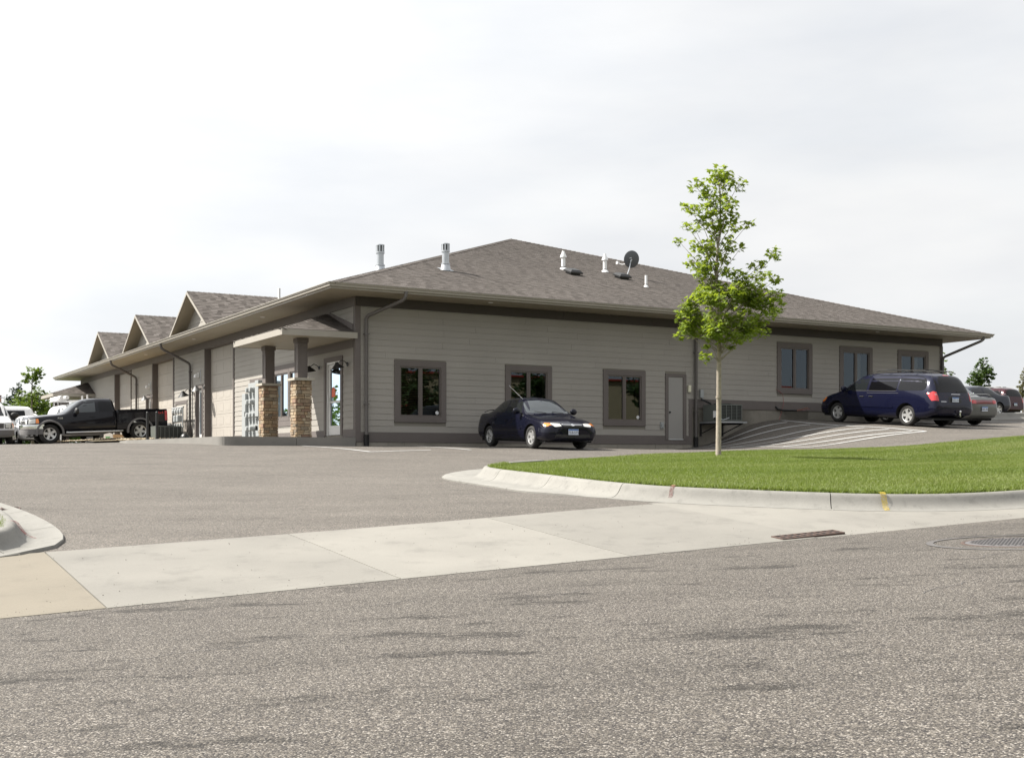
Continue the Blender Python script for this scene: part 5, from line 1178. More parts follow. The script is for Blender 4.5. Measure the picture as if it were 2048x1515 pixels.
c = pickup('black extended cab pickup backed up to the side wall', m_black); c.place(9.7, 51.2, 180)

CARGO = [(2.66, .42, .66, .62, .76, .92, .72, 1.0, .60, .03), (2.58, .36, .86, .64, .92, .98, .86, 1.08, .70, .04), (2.4, .34, .94, .68, .98, 1.04, .92, 1.15, .78, .05), (1.95, .34, .96, .72, 1.0, 1.12, .95, 1.26, .82, .05), (1.82, .34, .96, .75, 1.0, 1.14, .95, 1.31, .82, .05), (1.5, .34, .96, .8, 1.01, 1.18, .97, 1.62, .78, .06), (1.15, .34, .96, .85, 1.01, 1.2, .97, 1.92, .74, .08), (.95, .34, .96, .9, 1.01, 1.22, .97, 2.0, .74, .09), (.2, .34, .96, .9, 1.01, 1.24, .98, 2.06, .76, .10), (-1.8, .34, .96, .9, 1.01, 1.24, .98, 2.06, .76, .10), (-2.45, .36, .95, .9, 1.0, 1.24, .97, 2.03, .75, .10), (-2.62, .40, .93, .9, .98, 1.22, .94, 1.93, .74, .10), (-2.68, .44, .90, .9, .94, 1.2, .90, 1.75, .72, .08)]
def cargo(label, pm, rack=None, name='work_van'):
    c = Car(name, label, 'van', CARGO, pm, 3.51, 1.70, .37, .06)
    c.patch('side_window', [(1.48, 1.26), (.62, 1.27), (.62, 1.80), (.95, 1.80), (1.20, 1.62)], 'side', m_cglass, .004, .05, 3)
    if name == 'passenger_van':
        c.patch('side_window', [(.48, 1.27), (-.75, 1.27), (-.75, 1.80), (.48, 1.80)], 'side', m_tint, .004, .06, 3); c.patch('side_window', [(-.9, 1.27), (-2.25, 1.27), (-2.22, 1.80), (-.9, 1.80)], 'side', m_tint, .004, .06, 3)
    c.patch('windshield', [(-.80, 1.33), (.80, 1.33), (.68, 1.90), (-.68, 1.90)], 'front', m_cglass, .004, .07, 4)
    c.patch('grille', [(-.50, .74), (.50, .74), (.52, .98), (-.52, .98)], 'front', m_gplast, .006, .04, 3)
    for z in (.80, .86, .92): c.patch('grille_bar', [(-.46, z-.014), (.46, z-.014), (.46, z+.014), (-.46, z+.014)], 'front', m_plast, .012, .01, 3)
    c.patch('headlight', [(.58, .78), (.80, .78), (.80, .96), (.58, .96)], 'front', m_lamp, .008, .02, 3, both=True); c.patch('headlight_bezel', [(.54, .74), (.86, .74), (.86, .99), (.54, .99)], 'front', m_gplast, .004, .02, 3, both=True)
    c.patch('indicator', [(2.42, .78), (2.56, .77), (2.54, .97), (2.42, .98)], 'side', m_amber, .006, .02, 3)
    b = MB(); P = [(2.35, .98), (2.60, .93), (2.74, .70), (2.78, 0)]; P = P+[(x, -y) for x, y in P[-2::-1]]; vs = []
    for x, y in P: vs += [(x-.08, y*.92, .40), (x, y, .42), (x+.01, y, .55), (x, y, .66), (x-.08, y*.92, .67)]
    b.add(vs, [(i*5+j, (i+1)*5+j, (i+1)*5+(j+1) % 5, i*5+(j+1) % 5) for i in range(len(P)-1) for j in range(5)]); b.build('front_bumper', m_gplast, c.root, smooth=60, fix=True)
    c.patch('tail_light', [(.82, .90), (.92, .90), (.92, 1.20), (.82, 1.20)], 'rear', m_tail, .006, .02, 2, both=True)
    c.patch('rear_window', [(.08, 1.30), (.70, 1.30), (.66, 1.74), (.08, 1.74)], 'rear', m_tint, .005, .05, 3, both=True)
    c.seam([(1.62, .45), (1.62, 1.2), (1.52, 1.26)]); c.seam([(.55, .45), (.55, 1.85)])
    c.mirror(1.42, .98, 1.36, m_plast, 1.7); c.handle(.70, 1.08, 0, m_plast)
    MB().box(-2.5, 2.4, -.8, .8, .30, .40).build('underbody', m_under, c.root)
    c.wheels(8, .58, width=.23)
    if rack:
        for x in (-1.9, -.6, .6): 
            MB().tube([(x, -.80, 1.98), (x, -.80, 2.22), (x, .80, 2.22), (x, .80, 1.98)], .022, 6).build('rack_hoop', m_pvc if rack == 'pipe' else m_galv, c.root)
        for sg in (1, -1): MB().tube([(-2.1, sg*.8, 2.24), (.8, sg*.8, 2.24)], .02, 6).build('rack_rail', m_pvc if rack == 'pipe' else m_galv, c.root)
    if rack == 'pipe':
        for y in (-.68, -.40): MB().lathe([(0, 0), (.10, 0), (.105, .02), (.105, 3.1), (.10, 3.12), (0, 3.12)], 16, Matrix.Translation((-2.1, y, 2.36))@Matrix.Rotation(R(90), 4, 'Y')).build('conduit_tube', m_pvc, c.root, smooth=40)
        for x in (-1.2, -.9, .2, .5): MB().tube([(x, .72, 2.2), (x, .72, 2.52)], .02, 6).build('rack_post', m_pvc, c.root)
    if rack == 'posts':
        for y in (.15, .45, .75):
            MB().tube([(-.4, y, 2.05), (-.4, y, 2.34)], .045, 8).build('rack_post', mat('worn_wood', (.35, .22, .15), .8), c.root); MB().tube([(-.4, y, 2.30), (-.4, y, 2.36)], .06, 8).build('post_cap', m_rust, c.root)
    return c
c = cargo('white work van at the left edge facing the road', m_wpaint, 'posts'); c.place(6.75, 61.2, -90)
c = cargo('white passenger van seen behind the left work van', m_wpaint, None, 'passenger_van'); c.place(7.3, 69.2, 180)
c = cargo('white work van carrying two white tubes behind the pickup cab', m_wpaint, 'pipe'); c.place(11.6, 66.2, -90)

SUV = [(2.28, .36, .60, .58, .68, .80, .64, .86, .52, .03), (2.2, .30, .82, .60, .86, .88, .80, .96, .66, .04), (1.9, .28, .90, .62, .93, .98, .87, 1.07, .72, .05), (1.2, .28, .91, .65, .94, 1.04, .88, 1.14, .74, .05), (1.08, .28, .91, .65, .94, 1.05, .88, 1.18, .74, .05), (.6, .28, .91, .65, .94, 1.07, .88, 1.58, .68, .06), (.35, .28, .91, .65, .94, 1.08, .88, 1.70, .66, .07), (-.4, .28, .91, .65, .94, 1.1, .88, 1.76, .66, .07), (-1.7, .28, .91, .65, .94, 1.12, .87, 1.74, .65, .07), (-2.1, .30, .90, .65, .93, 1.12, .86, 1.66, .65, .07), (-2.25, .34, .88, .65, .91, 1.08, .84, 1.4, .68, .06), (-2.33, .38, .85, .62, .88, .98, .82, 1.12, .70, .05), (-2.38, .42, .80, .6, .82, .84, .78, .92, .66, .04)]
def suv(label, pm, rails=True):
    c = Car('sport_utility', label, 'suv', SUV, pm, 2.75, 1.58, .35, .06)
    c.patch('side_window', [(.72, 1.15), (-.12, 1.16), (-.12, 1.62), (.32, 1.60)], 'side', m_cglass, .004, .05, 3); c.patch('side_window', [(-.22, 1.16), (-1.05, 1.17), (-1.05, 1.62), (-.22, 1.62)], 'side', m_tint, .004, .05, 3); c.patch('side_window', [(-1.15, 1.17), (-1.98, 1.2), (-1.92, 1.58), (-1.15, 1.62)], 'side', m_tint, .004, .06, 3)
    c.patch('windshield', [(-.72, 1.2), (.72, 1.2), (.60, 1.66), (-.60, 1.66)], 'front', m_wshield, .004, .06, 4); c.patch('rear_window', [(-.66, 1.2), (.66, 1.2), (.58, 1.62), (-.58, 1.62)], 'rear', m_tint, .004, .06, 4)
    c.patch('tail_light', [(.68, .84), (.84, .84), (.82, 1.14), (.70, 1.14)], 'rear', m_tail, .006, .03, 3, both=True); c.patch('headlight', [(.44, .74), (.74, .74), (.72, .88), (.48, .86)], 'front', m_lamp, .006, .03, 3, both=True); c.patch('grille', [(-.36, .68), (.36, .68), (.36, .84), (-.36, .84)], 'front', m_plast, .006, .03, 3)
    if rails:
        for sg in (1, -1): MB().tube([(.1, sg*.58, 1.73), (-.05, sg*.58, 1.80), (-1.8, sg*.58, 1.80), (-1.95, sg*.58, 1.72)], .018, 6).build('roof_rail', m_alloy, c.root)
        for x in (-.4, -1.3): MB().tube([(x, -.58, 1.80), (x, .58, 1.80)], .016, 6).build('rack_bar', m_plast, c.root)
    c.mirror(.68, .90, 1.2, pm, 1.1); c.plate(-2.42, .72, 'ERD-204', True)
    MB().box(-2.2, 2.1, -.75, .75, .26, .34).build('underbody', m_under, c.root); c.wheels(5, .62); return c
c = suv('maroon sport utility with silver roof rails behind the pewter sedan', m_maroon); c.place(62.3, 49.2, 90)
c = suv('white sport utility with a roof rack parked beyond the pickup bonnet', m_wpaint); c.place(9.9, 71.0, -90)
# ---------------------------------------------------------------- plants
m_bark = mat('young_bark', (.27, .235, .19), .9, var=.25, vscale=14, fine=.2, fscale=60, bump=.3, bscale=50)
m_bark2 = mat('dark_bark', (.10, .08, .06), .95, var=.2, vscale=8)
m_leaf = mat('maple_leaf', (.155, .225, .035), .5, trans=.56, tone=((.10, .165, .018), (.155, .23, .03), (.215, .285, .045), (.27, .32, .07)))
m_leafd = mat('dark_leaf', (.045, .085, .018), .55, trans=.25, tone=((.022, .045, .010), (.045, .085, .018), (.075, .125, .03)))
m_leafm = mat('bright_leaf', (.09, .15, .022), .55, trans=.35, tone=((.05, .09, .012), (.105, .16, .022), (.16, .215, .035)))
m_leafc = mat('conifer_needle', (.03, .055, .03), .7, tone=((.015, .03, .016), (.03, .055, .03), (.05, .08, .045)))
m_leafr = mat('pale_leaf', (.13, .13, .07), .6, trans=.3, tone=((.08, .085, .045), (.13, .135, .07), (.18, .17, .10)))
MAPLE = [(0, -.02), (.16, -.10), (.42, -.22), (.36, -.02), (.52, .10), (.34, .20), (.40, .46), (.20, .38), (.13, .56), (0, .98), (-.13, .56), (-.20, .38), (-.40, .46), (-.34, .20), (-.52, .10), (-.36, -.02), (-.42, -.22), (-.16, -.10)]
def leaf(mb, p, size, shape, r, up=.8, droop=.25, tone=.5):
    n = Vector((r.gauss(0, .55), r.gauss(0, .55), up+r.random()*.3)).normalized(); a = r.uniform(0, 6.283)
    t = n.orthogonal().normalized(); b = n.cross(t); e1 = t*math.cos(a)+b*math.sin(a); e2 = n.cross(e1)
    vs = [Vector(p)+e1*(x*size)+e2*(y*size)-n*(droop*size*(x*x*1.6+y*y*.5)) for x, y in shape]
    k = len(vs); mb.add([Vector(p)+e2*(.25*size)]+vs, [(0, i+1, (i+1) % k+1) for i in range(k)] if k > 6 else [], 0, tone) if k > 6 else mb.add(vs, [tuple(range(k))], 0, tone)
def young_maple():
    U, V = 16.91, 20.15; base = W(U, V, float(turf_z(np.array(U), np.array(V)))-.03); D = base.y; k = D/2380.
    t = empty('maple_tree', base, 0, 'slender young maple standing on the mown lawn', 'tree'); r = random.Random(5)
    L_ = lambda x, y, dy=0.: Vector(((x-1437)*k, dy, (910-y)*k))
    tr = [L_(1437, 913), L_(1437, 905), L_(1438, 820, .01), L_(1438, 760), L_(1438.5, 700), L_(1437, 650), L_(1434, 600), L_(1433, 560), L_(1434, 520), L_(1436, 490), L_(1441, 455), L_(1441, 420), L_(1440, 385), L_(1437, 345)]
    rad = [.085, .062, .055, .053, .050, .046, .041, .034, .030, .027, .02, .015, .011, .004]
    mb = MB().tube(tr, rad, 10)
    for y, s in ((790, -.006),):          # healed branch scars
        p = L_(1437.5, y, -.045); mb.lathe([(.066, -.018), (.066+s, 0), (.064, .018)], 10, Matrix.Translation((p.x, 0, p.z)))
    mb.build('trunk', m_bark, t, smooth=60)
    CL = [(1437,345,20),(1442,365,20),(1455,342,13),(1395,368,14),(1410,386,13),(1478,365,15),(1464,392,15),(1430,398,22),(1412,418,18),(1374,412,10),(1390,415,12),(1448,420,15),(1476,446,11),(1493,447,8),(1425,440,20),(1440,462,17),(1371,450,10),(1364,472,9),(1385,462,8),(1395,487,14),(1430,487,16),(1464,475,11),(1484,490,9),(1410,497,16),(1392,516,18),(1415,532,15),(1452,512,12),(1400,542,16),(1420,552,16),(1452,545,11),
    (1540,512,14),(1520,526,12),(1503,530,8),(1530,546,17),(1550,556,10),(1474,552,16),(1495,560,15),(1480,577,20),(1510,577,16),(1540,592,18),(1550,611,14),(1520,606,20),(1490,602,20),(1460,592,18),(1428,582,16),(1440,612,22),(1407,600,16),(1382,612,15),(1366,616,12),(1375,636,18),(1400,632,18),(1425,642,20),(1455,642,20),(1485,637,20),(1512,636,15),(1535,627,13),(1465,667,18),(1440,670,18),(1415,664,16),(1390,657,14),(1368,656,11),(1357,668,7),(1482,670,11),(1500,660,10),(1410,692,7),(1407,713,11),(1460,690,6)]
    for q in range(42):
        CL.append((r.uniform(1380, 1532), r.uniform(580, 668), 13) if q < 26 else (r.uniform(1405, 1465), r.uniform(430, 560), 11) if q < 34 else (r.uniform(1400, 1480), r.uniform(535, 590), 14))
    tz = lambda z: (np.interp(z, [p.z for p in tr], [p.x for p in tr]))
    lv = MB(); br = MB(); big = 0; boughs = []
    for i, (x, y, rr) in enumerate(CL):
        c = L_(x, y); off = c.x-tz(c.z); wdt = rr*k
        c.y = r.gauss(0, .22)+(.35*r.choice([-1, 1]) if abs(off) < .35 and y > 560 else 0)
        z0 = max(2.0+.75*r.random(), c.z-.35*abs(off)-.25-.45*abs(c.y)-.2); s = Vector((float(tz(z0)), 0, z0)); m1 = s.lerp(c, .5)+Vector((r.gauss(0, .03), r.gauss(0, .03), -.04*abs(off)+r.gauss(0, .02)))
        br.tube([s, m1, c], [.011+.004*(rr > 14), .007, .003], 5)
        n = int((rr/10.)**2*(20 if y > 560 else 16)+7)
        for j in range(n):
            while True:
                d = Vector((r.uniform(-1, 1), r.uniform(-1, 1), r.uniform(-1, 1)))
                if d.length <= 1: break
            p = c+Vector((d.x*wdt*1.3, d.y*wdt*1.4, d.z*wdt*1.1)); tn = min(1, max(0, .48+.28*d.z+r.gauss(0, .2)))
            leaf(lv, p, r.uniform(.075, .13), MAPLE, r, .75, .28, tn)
            if j % 3 == 0: br.tube([c, p], [.003, .0012], 3, caps=False)
    br.build('branch', m_bark, t, smooth=60, kind='stuff')
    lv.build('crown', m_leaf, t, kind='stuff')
    return t
young_maple()
QUAD = [(-.5, 0), (0, -.35), (.5, 0), (0, .45)]
def bush_tree(name, base, label, crowns, trunk, m, n, ls, seed, group=None, cone=False):
    """crowns: list of (dx, dy, dz, rx, rz) blobs made of loose leaf clumps; trunk: (height, radius)"""
    r = random.Random(seed); t = empty(name, base, 0, label, 'tree', group); h, rd = trunk
    tb = MB(); tb.tube([(0, 0, -.3), (0, 0, h*.3), (r.gauss(0, .05), 0, h*.65), (r.gauss(0, .08), 0, h)], [rd*1.2, rd, rd*.7, rd*.2], 8)
    lv = MB(); tot = sum(c[3]**2*c[4] for c in crowns)
    for (dx, dy, dz, rx, rz) in crowns:
        tb.tube([(0, 0, max(.4, dz-rz*1.2)), (dx*.6, dy*.6, dz-rz*.4), (dx, dy, dz+rz*.3)], [rd*.5, rd*.3, rd*.08], 5)
        k = int(n*rx**2*rz/tot); cl = max(3, k//16)
        for q in range(cl):
            while True:
                d = Vector((r.uniform(-1, 1), r.uniform(-1, 1), r.uniform(-1, 1)))
                if .25 < d.length <= 1: break
            if cone: f = 1-(d.z+1)/2; d.x *= f*1.3; d.y *= f*1.3
            c = Vector((dx+d.x*rx, dy+d.y*rx, dz+d.z*rz)); cr = r.uniform(.14, .30)*rx
            for j in range(16):
                p = c+Vector((r.gauss(0, cr*.5), r.gauss(0, cr*.5), r.gauss(0, cr*.35)))
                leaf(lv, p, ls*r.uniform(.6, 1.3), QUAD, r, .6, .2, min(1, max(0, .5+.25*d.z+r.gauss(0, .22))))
    tb.build('trunk', m_bark2, t, smooth=60); lv.build('crown', m, t, kind='stuff'); return t
def atpx(x, D): return Vector(((x-1024)/2380*D, D, 0))
def ground_at(p, dz=0): return Vector((p.x, p.y, G(p.x*CO+p.y*SI, -p.x*SI+p.y*CO)+dz))
# left background: heights in metres at their distance
P = ground_at(atpx(64, 96)); zz = lambda y, D: EYE+(917-y)/2380*D-P.z
bush_tree('young_tree', P, 'tall thin tree rising behind the white vans', [(0, 0, zz(745, 96), .85, .45), (-.5, .2, zz(758, 96), .55, .35), (.75, 0, zz(752, 96), .5, .3), (.05, 0, zz(765, 96), .5, .5), (.1, .2, zz(790, 96), .45, .6), (.9, 0, zz(785, 96), .35, .3)], (zz(738, 96), .07), m_leafm, 1500, .17, 41)
P = ground_at(atpx(66, 102)); zz = lambda y, D: EYE+(917-y)/2380*D-P.z
bush_tree('broadleaf_tree', P, 'rounded bright green tree behind the white passenger van', [(-.7, 0, zz(800, 102), 1.1, .9), (.6, .2, zz(800, 102), 1.1, 1.1), (-.1, 0, zz(825, 102), 1.7, 1.2), (.9, .4, zz(835, 102), 1.0, 1.3), (-1.2, .2, zz(830, 102), .9, 1.2), (1.0, 0, zz(790, 102), .5, .5)], (zz(790, 102), .14), m_leafm, 5200, .19, 42)
for i, (x, y, D, rx, lab) in enumerate(((37, 768, 150, 1.7, 'dark pine showing over the left vans'), (24, 795, 160, 2.0, 'low dark pine at the far left beyond the vans'))):
    P = ground_at(atpx(x, D)); top = EYE+(917-y)/2380*D-P.z
    bush_tree('pine_tree', P, lab, [(0, 0, top*.55, rx, top*.45), (.4, 0, top*.8, rx*.6, top*.2)], (top, .2), m_leafc, 1900, .34, 50+i)
P = ground_at(atpx(98, 120)); zz = lambda y, D: EYE+(917-y)/2380*D-P.z
bush_tree('sparse_tree', P, 'thin leaved tree seen under the far porch roof', [(-.6, 0, zz(808, 120), 1.2, 1.0), (.8, 0, zz(812, 120), 1.1, 1.0), (0, 0, zz(835, 120), 1.6, 1.0)], (zz(800, 120), .12), m_leafd, 1500, .2, 44)
# far hedge line that reads as one mass
def treeline(name, x0, x1, D, h, n, m, ls, seed):
    r = random.Random(seed); mb = MB()
    for i in range(n):
        t = r.random(); p = atpx(x0+(x1-x0)*t, D+r.uniform(-6, 6)); g = ground_at(p); hh = h*(.65+.35*math.sin(t*23+1)*math.sin(t*57)+.1*r.random())
        leaf(mb, (p.x+r.gauss(0, .5), p.y, g.z+hh*r.random()**.7), ls*r.uniform(.6, 1.3), QUAD, r, .4, .2, r.random())
    mb.build(name, m, kind='stuff')
treeline('hedge', -120, 175, 135, 5.0, 9000, m_leafd, .5, 60)
treeline('hedge', -1900, -130, 88, 6.0, 7000, m_leafd, .6, 61)
# right background
P = ground_at(atpx(1963, 80)); zz = lambda y, D: EYE+(917-y)/2380*D-P.z
bush_tree('broadleaf_tree', P, 'round dark green tree beyond the cars on the right', [(0, 0, zz(752, 80), .85, .55), (-.4, .2, zz(760, 80), .6, .4), (.45, 0, zz(748, 80), .6, .5), (.1, 0, zz(733, 80), .55, .55), (.2, 0, zz(722, 80), .3, .35), (.6, .1, zz(770, 80), .35, .35), (-.1, 0, zz(772, 80), .6, .3)], (zz(725, 80), .09), m_leafd, 2600, .15, 45)
P = ground_at(atpx(1884, 78)); zz = lambda y, D: EYE+(917-y)/2380*D-P.z
bush_tree('slim_tree', P, 'slim pale tree peeping past the right end of the building', [(0, 0, zz(715, 78), .35, .5), (.05, 0, zz(735, 78), .4, .6), (.2, 0, zz(755, 78), .6, .4), (-.1, 0, zz(775, 78), .6, .6)], (zz(700, 78), .05), m_leafm, 900, .13, 46)
P = ground_at(atpx(2046, 100)); zz = lambda y, D: EYE+(917-y)/2380*D-P.z
bush_tree('pale_tree', P, 'thin greyish tree cut by the right edge of the photo', [(0, 0, zz(755, 100), .7, .8), (.3, 0, zz(775, 100), .8, .8), (-.4, 0, zz(782, 100), .55, .5)], (zz(735, 100), .08), m_leafr, 900, .16, 47)
# across the road, seen only as reflections in the front windows
for i, (u, v, hh) in enumerate(((40, -21, 7.5), (46, -24, 9.), (52, -22, 8.), (35, -23, 6.5), (58, -26, 9.5), (66, -25, 8.5), (75, -27, 9.), (29, -24, 7.))):
    bush_tree('roadside_tree', WG(u, v), 'leafy tree standing across the road from the building', [(0, 0, hh*.62, hh*.27, hh*.34), (hh*.1, 0, hh*.4, hh*.24, hh*.25), (-hh*.1, hh*.05, hh*.45, hh*.25, hh*.25)], (hh*.8, .16), m_leafd, 2200, .42, 80+i, group='trees across the road')
m_tanwall = mat('tan_render', (.42, .33, .20), .85); m_redband = mat('red_awning', (.40, .045, .03), .6)
sh = empty('roadside_shop', WG(62, -34, -.2), TH, 'tan shop with red awnings across the road', 'building')
MB().box(-22, 30, -16, 0, 0, 6.2).build('wall', m_tanwall, sh)
MB().box(-22.3, 30.3, -16.3, .3, 6.201, 6.36).build('roof', m_redband, sh)
for i in range(2):
    x = -19+i*39; a = MB(); a.prism([(.001, 3.2), (.8, 2.9), (.001, 3.6)], lambda y, z, h: Vector((h, y, z)), x, x+4.6); a.build('awning', m_redband, sh, fix=True)

# ---------------------------------------------------------------- fittings on and round the building
def on_b(name, a, b, z, label, cat, group=None): return empty(name, BW(a, b, z), TH, label, cat, group)
# roof flues
def roofz(a, b): return ZE+PIT*(min(a, b)+EV)
def flue(a, b, label, hgt=.84):
    z = roofz(a, b); t = on_b('metal_flue', a, b, z, label, 'flue'); c = MB(); 
    c.lathe([(.19, -.08), (.135, .18), (.128, .19)], 24); c.build('flashing_cone', m_galv, t, smooth=50)
    MB().lathe([(.128, .17), (.150, .185), (.150, .215), (.115, .225)], 24).build('storm_collar', m_galv, t, smooth=50)
    MB().lathe([(.112, .1), (.112, hgt-.26)], 24).build('flue_pipe', m_galv, t, smooth=50)
    k = MB(); z0 = hgt-.27; k.lathe([(.112, z0), (.138, z0+.005), (.138, z0+.055), (.128, z0+.06)], 24); k.build('cap', m_galv, t, smooth=40); MB().lathe([(.128, hgt-.02), (.138, hgt-.018), (.135, hgt+.01), (0, hgt+.03)], 24).build('cap_lid', m_galv, t, smooth=40)
    k = MB()
    for i in range(8): 
        q = 2*math.pi*i/8+.2; M = Matrix.Rotation(q, 4, 'Z'); k.box(.118, .130, -.028, .028, z0+.05, hgt-.01, M=M)
    k.build('cap_louvre', m_galv, t); MB().lathe([(.085, z0+.05), (.085, hgt-.01)], 16).build('cap_core', m_blk, t)
    MB().add([(-.21, -.21, -.21*PIT+.03), (.21, -.21, -.21*PIT+.03), (.21, .21, .21*PIT+.03), (-.21, .21, .21*PIT+.03)] if b <= a else [(-.34, -.34, -.34*PIT+.03), (.34, -.34, .34*PIT+.03), (.34, .34, .34*PIT+.03), (-.34, .34, -.34*PIT+.03)], [(0, 1, 2, 3)]).build('flashing_plate', m_galv, t)
    return t
flue(4.14, 2.50, 'tall galvanised flue on the front roof slope')
flue(2.10, 3.05, 'tall galvanised flue behind the left hip of the roof')
def pvc(a, b, label, hgt, rd, cap):
    z = roofz(a, b); t = on_b('vent_pipe', a, b, z, label, 'vent pipe')
    MB().lathe([(rd, 0), (rd, hgt)], 16).build('pipe', m_pvc, t, smooth=50)
    MB().lathe([(rd*2.0, -rd*.35), (rd*1.5, .06), (rd*1.02, .075)], 18).build('boot', m_pvc, t, smooth=50); MB().lathe([(rd*1.12, .075), (rd*1.15, .10), (rd*1.02, .105)], 16).build('collar', m_blk, t)
    if cap: MB().lathe([(rd*1.02, hgt-.08), (rd*1.6, hgt-.08), (rd*1.55, hgt-.03), (rd*.75, hgt+.09), (rd*.62, hgt+.16), (0, hgt+.165)], 18).build('cone_cap', m_pvc, t, smooth=40)
pvc(10.25, 5.03, 'white capped vent pipe next to the left black box vent', .52, .075, True); pvc(12.34, 5.39, 'white capped vent pipe left of the satellite dish', .52, .075, True); pvc(12.27, 2.71, 'plain slim white vent pipe below the satellite dish', .42, .045, False)
pvc(-.2, 6.0, 'small vent pipe on the left roof slope above the gutter', .45, .04, False)
def boxvent(a, b, label):
    z = roofz(a, b); t = on_b('box_vent', a, b, z, label, 'roof vent'); M = Matrix.Rotation(math.atan(PIT), 4, 'X')
    v = MB(); o = [(-.26, -.26), (.26, -.26), (.26, .24), (-.26, .24)]; i = [(-.17, -.17), (.17, -.17), (.17, .16), (-.17, .16)]
    vs = [M@Vector((x, y, .07)) for x, y in o]+[M@Vector((x, y, .12)) for x, y in o]+[M@Vector((x, y, .19)) for x, y in i]
    v.add(vs, [(3, 2, 1, 0)]+[(k, (k+1) % 4, (k+1) % 4+4, k+4) for k in range(4)]+[(k+4, (k+1) % 4+4, (k+1) % 4+8, k+8) for k in range(4)]+[(8, 9, 10, 11)]); v.build('hood', m_blk, t)
    n = MB(); n.box(-.19, .19, -.19, .19, .0, .07, M=M); n.build('neck', m_blk, t)
boxvent(10.05, 4.10, 'black box vent at the foot of the left white vent pipe'); boxvent(12.25, 4.19, 'black box vent at the foot of the satellite dish mast')
# satellite dish
z = roofz(12.72, 4.55); t = on_b('satellite_dish', 12.72, 4.55, z, 'dark grey satellite dish seen from behind on the roof', 'satellite dish')
m_dish = mat('dish_grey', (.085, .09, .10), .5)
MB().tube([(0, 0, -.02), (.18, .05, .34), (.26, .08, .62)], .022, 8).build('mast', m_galv, t); MB().box(-.07, .07, -.05, .05, .0, .03, M=Matrix.Rotation(math.atan(PIT), 4, 'X')).build('foot', m_blk, t)
Md = Matrix.Translation((.27, .02, .70))@Matrix.Rotation(R(-TH*57.3+8), 4, 'Z')@Matrix.Rotation(R(-76), 4, 'X')@Matrix.Diagonal((1.1, 1.22, 1.1, 1))
d = MB(); d.lathe([(0, .0), (.1, .006), (.18, .02), (.25, .042), (.265, .05), (.265, .043), (.25, .034), (.18, .012), (.1, -.003), (0, -.008)], 36, Md); d.build('reflector', m_dish, t, smooth=50)
b = MB(); b.tube([(.22, .03, .60), (.26, .0, .70)], .03, 8).tube([(.25, .02, .70), (.20, -.06, .74), (.12, -.06, .72)], .014, 6); b.build('bracket', m_galv, t)
a_ = MB(); a_.tube([(.27, .1, .56), (.10, .42, .55), (.02, .55, .62)], .014, 6).box(-.02, .06, .53, .63, .58, .68); a_.build('feed_arm', m_pvc, t)

# wall lamps: gooseneck barn lights
def barn(a, b, z, label, m, s=1., grp='gooseneck wall lamps'):
    t = on_b('wall_lamp', a, b, z, label, 'wall lamp', grp)
    MB().lathe([(0, 0), (.06*s, .0), (.065*s, .02), (.03*s, .03)], 14, Matrix.Translation((-.022, 0, .02*s))@Matrix.Rotation(R(-90), 4, 'Y')).build('wall_plate', m, t)
    MB().tube([(-.03, 0, .02*s), (-.12*s, 0, .10*s), (-.20*s, 0, .13*s), (-.30*s, 0, .06*s)], .013*s, 8).build('arm', m, t, smooth=60)
    M = Matrix.Translation((-.34*s, 0, -.05*s))@Matrix.Rotation(R(-12), 4, 'Y')
    MB().lathe([(.035*s, .12*s), (.05*s, .10*s), (.06*s, .07*s), (.19*s, -.06*s), (.195*s, -.07*s), (.185*s, -.066*s), (.05*s, .06*s)], 24, M).build('shade', m, t, smooth=40)
    MB().lathe([(0, -.06*s), (.035*s, -.05*s), (.045*s, -.02*s), (.03*s, .02*s)], 14, M).build('bulb', m_pvc, t, smooth=60)
barn(-.04, 2.72, 3.80, 'black gooseneck lamp left of the entrance door', m_blk); barn(-.04, .47, 3.76, 'black gooseneck lamp right of the entrance door', m_blk)
m_lampgrey = mat('weathered_lamp', (.22, .22, .22), .4, metal=.5)
barn(-.04, 15.35, 3.86, 'grey gooseneck lamp over the door beside the nearest garage door', m_lampgrey); barn(-.04, 24.0, 3.86, 'grey gooseneck lamp over the door between the farther garage doors', m_lampgrey); barn(-.04, 16.95, 3.72, 'dark gooseneck lamp beside the long downspout', m_blk, 1.25)
for i, (b, lab) in enumerate(((16.3, 'white wall vent above the nearest workshop door'), (24.6, 'white wall vent above the farther workshop door'))):
    t = on_b('wall_vent', 0, b, 4.42, lab, 'vent'); MB().box(-.05, -.022, -.10, .10, -.10, .10).build('flange', m_pvc, t)
    v = MB(); v.prism([(0, -.09), (-.14, -.09), (-.12, .02), (0, .09)], lambda x, z, h: Vector((x-.051, h, z)), -.09, .09); v.build('hood', m_pvc, t, fix=True)
    MB().tube([(-.03, -.32, -.28), (-.03, -.32, .22)], .014, 6).build('conduit', m_galv, t)
